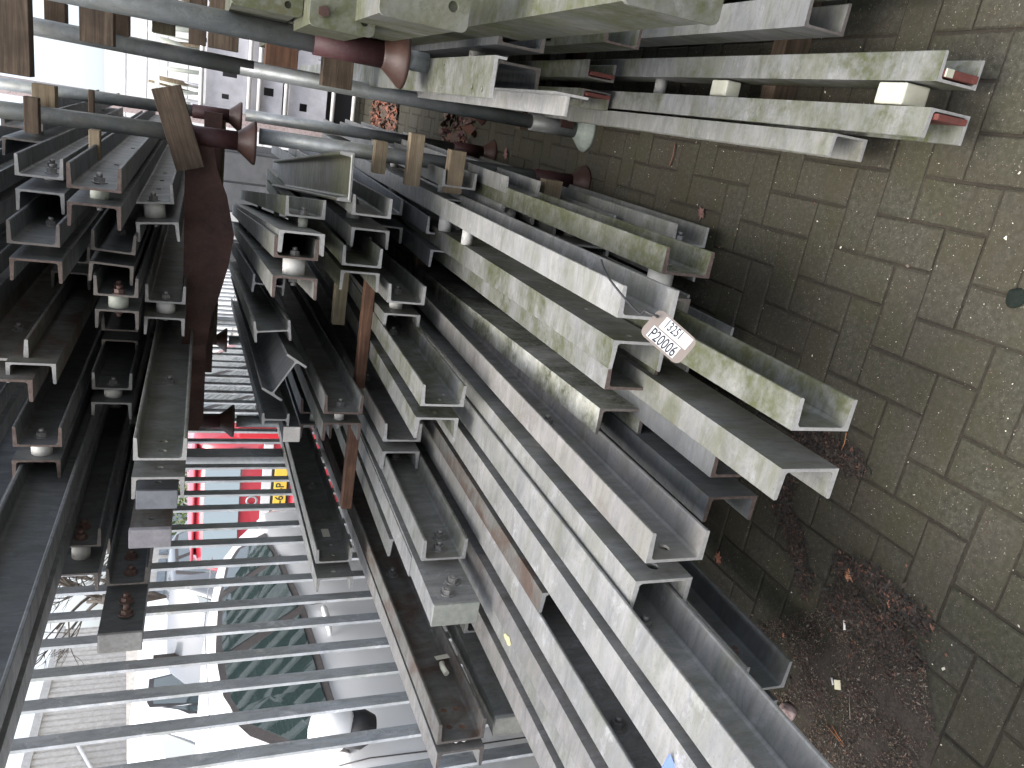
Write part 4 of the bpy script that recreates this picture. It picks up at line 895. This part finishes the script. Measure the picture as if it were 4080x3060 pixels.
# ------------------------------------------------------------------ litter
def scatter(name, label, poly, n, mats, smin, smax, seed, z=.002, kind='stuff', flat=.5, thin=.35, den=None):
    rnd = random.Random(seed); bm = bmesh.new()
    xs = [p[0] for p in poly]; ysx = [p[1] for p in poly]
    def inside(x, y):
        c = False; j = len(poly)-1
        for i in range(len(poly)):
            if (poly[i][1] > y) != (poly[j][1] > y) and x < (poly[j][0]-poly[i][0])*(y-poly[i][1])/(poly[j][1]-poly[i][1])+poly[i][0]: c = not c
            j = i
        return c
    from mathutils import noise as mn
    k = 0; tries = 0
    while k < n and tries < n*12:
        tries += 1
        x, y = rnd.uniform(min(xs), max(xs)), rnd.uniform(min(ysx), max(ysx))
        if not inside(x, y): continue
        if den is not None and mn.noise(Vector((x*14, y*14, seed)))+rnd.gauss(0, .18) < den: continue
        s = rnd.uniform(smin, smax)*(1 if rnd.random() < .9 else 2.0); a = rnd.uniform(0, PI); u = Vector((math.cos(a), math.sin(a), rnd.gauss(0, .22)))*s
        v = Vector((-math.sin(a), math.cos(a), rnd.gauss(0, flat)))*s*thin*rnd.uniform(.5, 1.4); c = Vector((x, y, z+rnd.random()*smax*.8))
        w = Vector((0, 0, s*rnd.uniform(-.2, .3)))
        f = bm.faces.new([bm.verts.new(c-u), bm.verts.new(c-v+w), bm.verts.new(c+u), bm.verts.new(c+v)]); f.material_index = rnd.randrange(len(mats)); k += 1
    return tag(new(name, bm, mats), label, None, kind=kind)
DIRT = [mat('humus', (.030, .022, .016), .9), mat('humus2', (.060, .045, .033), .9), mat('humus3', (.10, .08, .06), .9), mat('humus4', (.022, .02, .018), .9), mat('humus5', (.045, .03, .022), .9), mat('humus6', (.02, .016, .013), .9), mat('litter_pale', (.16, .14, .11), .9), mat('litter_red', (.10, .045, .028), .8)]
soil = [tuple(on_z(a, b, 0)[:2]) for a, b in ((2900, 2520), (3240, 2420), (3500, 2480), (3690, 2640), (3730, 2900), (3640, 3090), (3300, 3120), (3120, 2850))]
SC = on_z(3400, 2860, 0)
def soil_sheet():
    from mathutils import noise as mn
    vs, fs, nx = [], [], 130
    x0, x1, y0, y1 = -1.62, -.5, .72, 1.75
    for i in range(nx+1):
        for j in range(nx+1):
            x, y = x0+(x1-x0)*i/nx, y0+(y1-y0)*j/nx
            d = 1-math.hypot((x-SC.x)/.24, (y-SC.y)/.22)
            h = max(-.02, min(d*.020, .005))+mn.noise(Vector((x*9, y*9, 3)))*.006+mn.noise(Vector((x*45, y*45, 1)))*.004+mn.noise(Vector((x*110, y*110, 1)))*.0026-.003
            vs.append((x, y, max(h, -.02)))
    for i in range(nx):
        for j in range(nx):
            a = i*(nx+1)+j; fs.append((a, a+nx+1, a+nx+2, a+1))
    return vs, fs
v_, f_ = soil_sheet()
tag(new('soil', (v_, [], f_), speck('dark_soil', (.020, .017, .014), (.070, .056, .046), .95, 160, bump=1.0, big=12), smooth=True), 'dark crumbly soil washed over the pavers by the long beams', None, kind='stuff')
scatter('leaf_litter', 'broken brown leaf bits and needles lying over the soil patch', soil, 22000, DIRT, .0007, .0034, 1, z=.005, den=-.12)
band = [(-.62, 1.72), (-.50, 1.62), (-.60, 1.35), (-.66, 1.15), (-.70, .98), (-.95, .88), (-1.0, 1.05), (-.86, 1.25), (-.78, 1.45), (-.74, 1.62)]
def streak(label, lines, n, mats, smin, smax, seed):
    rnd = random.Random(seed); bm = bmesh.new()
    segs = []
    for wd, pts in lines:
        P = [on_z(a, b, 0) for a, b in pts]
        for p, q in zip(P, P[1:]): segs.append((p, q, wd, (q-p).length*wd))
    tot = sum(t[3] for t in segs)
    for p, q, wd, wt in segs:
        for _ in range(int(n*wt/tot)):
            c = p.lerp(q, rnd.random())+Vector((rnd.gauss(0, wd), rnd.gauss(0, wd), 0)); c.z = rnd.uniform(.001, .010)
            s = rnd.uniform(smin, smax)*(1 if rnd.random() < .93 else 1.9); a = rnd.uniform(0, PI); u = Vector((math.cos(a), math.sin(a), rnd.gauss(0, .25)))*s
            v = Vector((-math.sin(a), math.cos(a), rnd.gauss(0, .6)))*s*rnd.uniform(.12, .4)
            f = bm.faces.new([bm.verts.new(c-u), bm.verts.new(c-v), bm.verts.new(c+u), bm.verts.new(c+v)]); f.material_index = rnd.randrange(len(mats))
    tag(new('leaf_litter', bm, mats), label, None, kind='stuff')
streak('black brown clumps of rotted leaf bits curving over the pavers below the open channel ends', [(.018, [(3190, 1720), (3330, 1800), (3430, 1860)]), (.016, [(3150, 1880), (3120, 2020), (3180, 2150), (3210, 2340)]), (.016, [(3350, 2250), (3480, 2300), (3600, 2420), (3690, 2490)]), (.030, [(3330, 2400), (3500, 2500), (3620, 2620)])],
    24000, [DIRT[0], DIRT[3], DIRT[5], DIRT[1], DIRT[3], DIRT[5], DIRT[3], DIRT[0], DIRT[7]], .0014, .0070, 2)
joints = [(-1.8, .4), (1.2, .4), (1.2, 3.4), (-.3, 3.4), (-1.6, 2.2)]
scatter('grit', 'pale grit and tiny leaf crumbs strewn over the pavers', joints, 5200, [mat('grit_pale', (.46, .43, .35), .8), DIRT[1], DIRT[0], DIRT[7], DIRT[2]], .0007, .0026, 3, z=.001, thin=.7)
scatter('far_leaves', 'red brown drift of fallen leaves by the container far back', [(-.45, 7.2), (.6, 7.2), (.7, 8.3), (-.5, 8.4)], 2600, [mat('leaf_orange', (.16, .05, .025), .7), DIRT[7], DIRT[1]], .012, .032, 5, z=.01, flat=.8, thin=.6)
scatter('far_leaves', 'purple brown clump of fallen leaves between the rack posts', [(-.22, 4.9), (.15, 4.9), (.15, 5.6), (-.2, 5.7)], 240, [mat('leaf_purple', (.06, .02, .022), .7), DIRT[7], mat('leaf_pink', (.08, .05, .04), .7)], .010, .030, 6, z=.01, flat=1.2, thin=.5)
def twig(label, px, r, m, cat='twig', nm='twig', z=.006):
    pts = [on_z(a, b, z+.004*math.sin(i*2.1)) for i, (a, b) in enumerate(px)]; bm = bmesh.new(); tube(bm, pts, r, 6)
    return tag(new(nm, bm, m), label, cat)
NEED = mat('pine_needle', (.34, .14, .05), .6); TW = mat('twig_grey', (.20, .16, .12), .8); WPL = mat('white_plastic', (.62, .62, .58), .5)
P9 = lambda x, y: (2720+x*.61483, 2040+y*.61483)
twig('orange pine needle pair curving over the soil', [P9(930, 1385), P9(990, 1450), P9(1050, 1530)], .0011, NEED); twig('second orange needle beside the curved pair', [P9(965, 1380), P9(1005, 1450), P9(1055, 1520)], .0010, NEED)
twig('white thin stalk lying upright in the photo on the dark soil', [P9(1080, 1200), P9(1085, 1345)], .0010, TW)
twig('orange needle hanging from the open channel onto the pavers', [(2720+1060*.61483, 1020+1145*.61483), (2720+1050*.61483, 1020+1210*.61483), (2720+1010*.61483, 1020+1300*.61483)], .0012, NEED)
twig('short stub of white plastic tube among the leaves', [P9(1048, 700), P9(1050, 765)], .0032, WPL, 'plastic bit', 'plastic_stub')
twig('small white plastic tube end beside the holed chip', [P9(965, 1075), P9(975, 1120)], .0028, WPL, 'plastic bit', 'plastic_stub')
twig('dark twig on the pavers right of the rack post', [(1360+1.0*2165*.61483, 930*.61483), (1360+2150*.61483, 1010*.61483), (1360+2130*.61483, 1075*.61483)], .003, mat('twig_brown', (.12, .06, .04), .8))
c_ = on_z(*P9(1005, 1120), .008)
o = box('plastic_chip', -.012, .012, -.009, .009, 0, .002, mat('cream_plastic', (.60, .56, .40), .6)); o.location = c_; o.rotation_euler = (.2, .1, .6); tag(o, 'cream plastic chip with brown specks lying on the soil', 'plastic bit')
c_ = on_z(*P9(650, 1300), .03); bm = bmesh.new(); bmesh.ops.create_icosphere(bm, subdivisions=3, radius=.024)
from mathutils import noise as mn_
for v in bm.verts: v.co *= 1+.25*mn_.noise(v.co*60)
o = new('stone', bm, speck('pink_stone', (.24, .17, .16), (.36, .28, .26), .8, 40)); o.location = (c_.x, c_.y, .014); tag(o, 'pinkish stone lump peeping out beside the low channel end', 'stone')
c_ = on_z(2720+2165*.61483, 1020+275*.61483, 0); bm = bmesh.new(); bmesh.ops.create_icosphere(bm, subdivisions=3, radius=.020)
for v in bm.verts: v.co *= 1+.3*mn_.noise(v.co*50); v.co.z *= .35; v.co.x *= 1.1
o = new('moss_clump', bm, speck('dark_moss', (.008, .012, .010), (.018, .022, .018), .98, 90, spec=.05)); o.location = (c_.x, c_.y, .004); tag(o, 'blackish moss clump on the pavers at the right edge of the photo', 'moss')
def leaf(label, px, py, s, col, rz, z=.004):
    c = on_z(px, py, z); bm = bmesh.new(); n = 14; r = random.Random(int(px)); ctr_ = bm.verts.new((0, 0, s*.25)); vv = []
    for k in range(n): a = 2*PI*k/n; rr_ = s*(1 if k % 2 else .55)*r.uniform(.8, 1.1); vv.append(bm.verts.new((rr_*math.cos(a)*1.3, rr_*math.sin(a)*.8, s*r.uniform(0, .35))))
    for k in range(n): bm.faces.new((ctr_, vv[k], vv[(k+1) % n]))
    o = new('fallen_leaf', bm, mat('leaf_'+str(int(px)), col, .7)); o.location = c; o.rotation_euler = (0, 0, rz); tag(o, label, 'leaf')
leaf('curled orange brown leaf just under the holed channel end', *P9(235, 300), .020, (.26, .10, .055), .5); leaf('torn russet leaf in the dark litter streak', *P9(1075, 400), .022, (.26, .12, .06), 1.2)
leaf('long curled copper leaf at the right of the litter', *P9(1350, 565), .020, (.27, .12, .075), .2); leaf('small orange leaf scrap near the low channel', *P9(655, 800), .008, (.48, .19, .09), .2)
leaf('dark withered leaf on the pavers right of the clean channel end', 2200+1650*.36166, 600+690*.36166, .024, (.12, .06, .05), .9); leaf('pale speckled leaf at the left soil edge', *P9(655, 1310), .012, (.30, .22, .2), .9)
leaf('reddish crumpled leaf between the pavers and the grey bell foot', 1600+1160*.36166, 500+310*.36166, .035, (.14, .07, .06), .9)
# debris on the beams
o = box('paper_scrap', 0, .045, 0, .03, 0, .001, mat('paper_cream', (.50, .48, .38), .8)); o.location = (-1.640, 1.90, .862); o.rotation_euler = (0, PI/2-.1, .3); tag(o, 'cream paper scrap inside the long rust flushed channel', 'paper')
bm = bmesh.new(); tube(bm, [(0, 0, 0), (.0, .03, .004), (.0, .05, .002)], .009, 10); o = new('paper_curl', bm, mat('paper_cream2', (.52, .50, .40), .8)); o.location = (-1.635, 1.83, .85); tag(o, 'curled roll of cream paper beside the flat scrap in the channel', 'paper')
def crust(label, P, s, col, seed):
    bm = bmesh.new(); bmesh.ops.create_icosphere(bm, subdivisions=3, radius=s)
    for v in bm.verts: v.co *= 1+.6*mn_.noise(v.co*120+Vector((seed, 0, 0))); v.co.z *= .4; v.co.y *= 2.0
    o = new('lichen_crust', bm, speck('crust'+str(seed), tuple(c*.7 for c in col), col, .8, 90)); o.location = P; tag(o, label, 'lichen')
crust('yellow white lichen lump on a flange edge near the bolted twin channel', (-1.355, 1.62, .770), .011, (.66, .62, .36), 2)
# corner of a blue sheet at the bottom left edge of the photo
DB = project(on_z(2665, 3090, .775))[2]
bm = bmesh.new(); q = [at_depth(a, b, DB) for a, b in ((2670, 3005), (2625, 3085), (2640, 3160), (2745, 3160), (2705, 3085))]; dn_ = Vector(RM @ np.array([0, 0, -.004]))
a_ = [bm.verts.new(p) for p in q]; b_ = [bm.verts.new(p+dn_) for p in q]; bm.faces.new(a_); bm.faces.new(b_[::-1])
for i in range(5): bm.faces.new((a_[i], b_[i], b_[(i+1) % 5], a_[(i+1) % 5]))
bmesh.ops.recalc_face_normals(bm, faces=bm.faces[:]); tag(new('blue_card', bm, mat('blue_card', (.16, .24, .68), .5)), 'tip of a bright blue card poking in at the lower left beams', 'card')
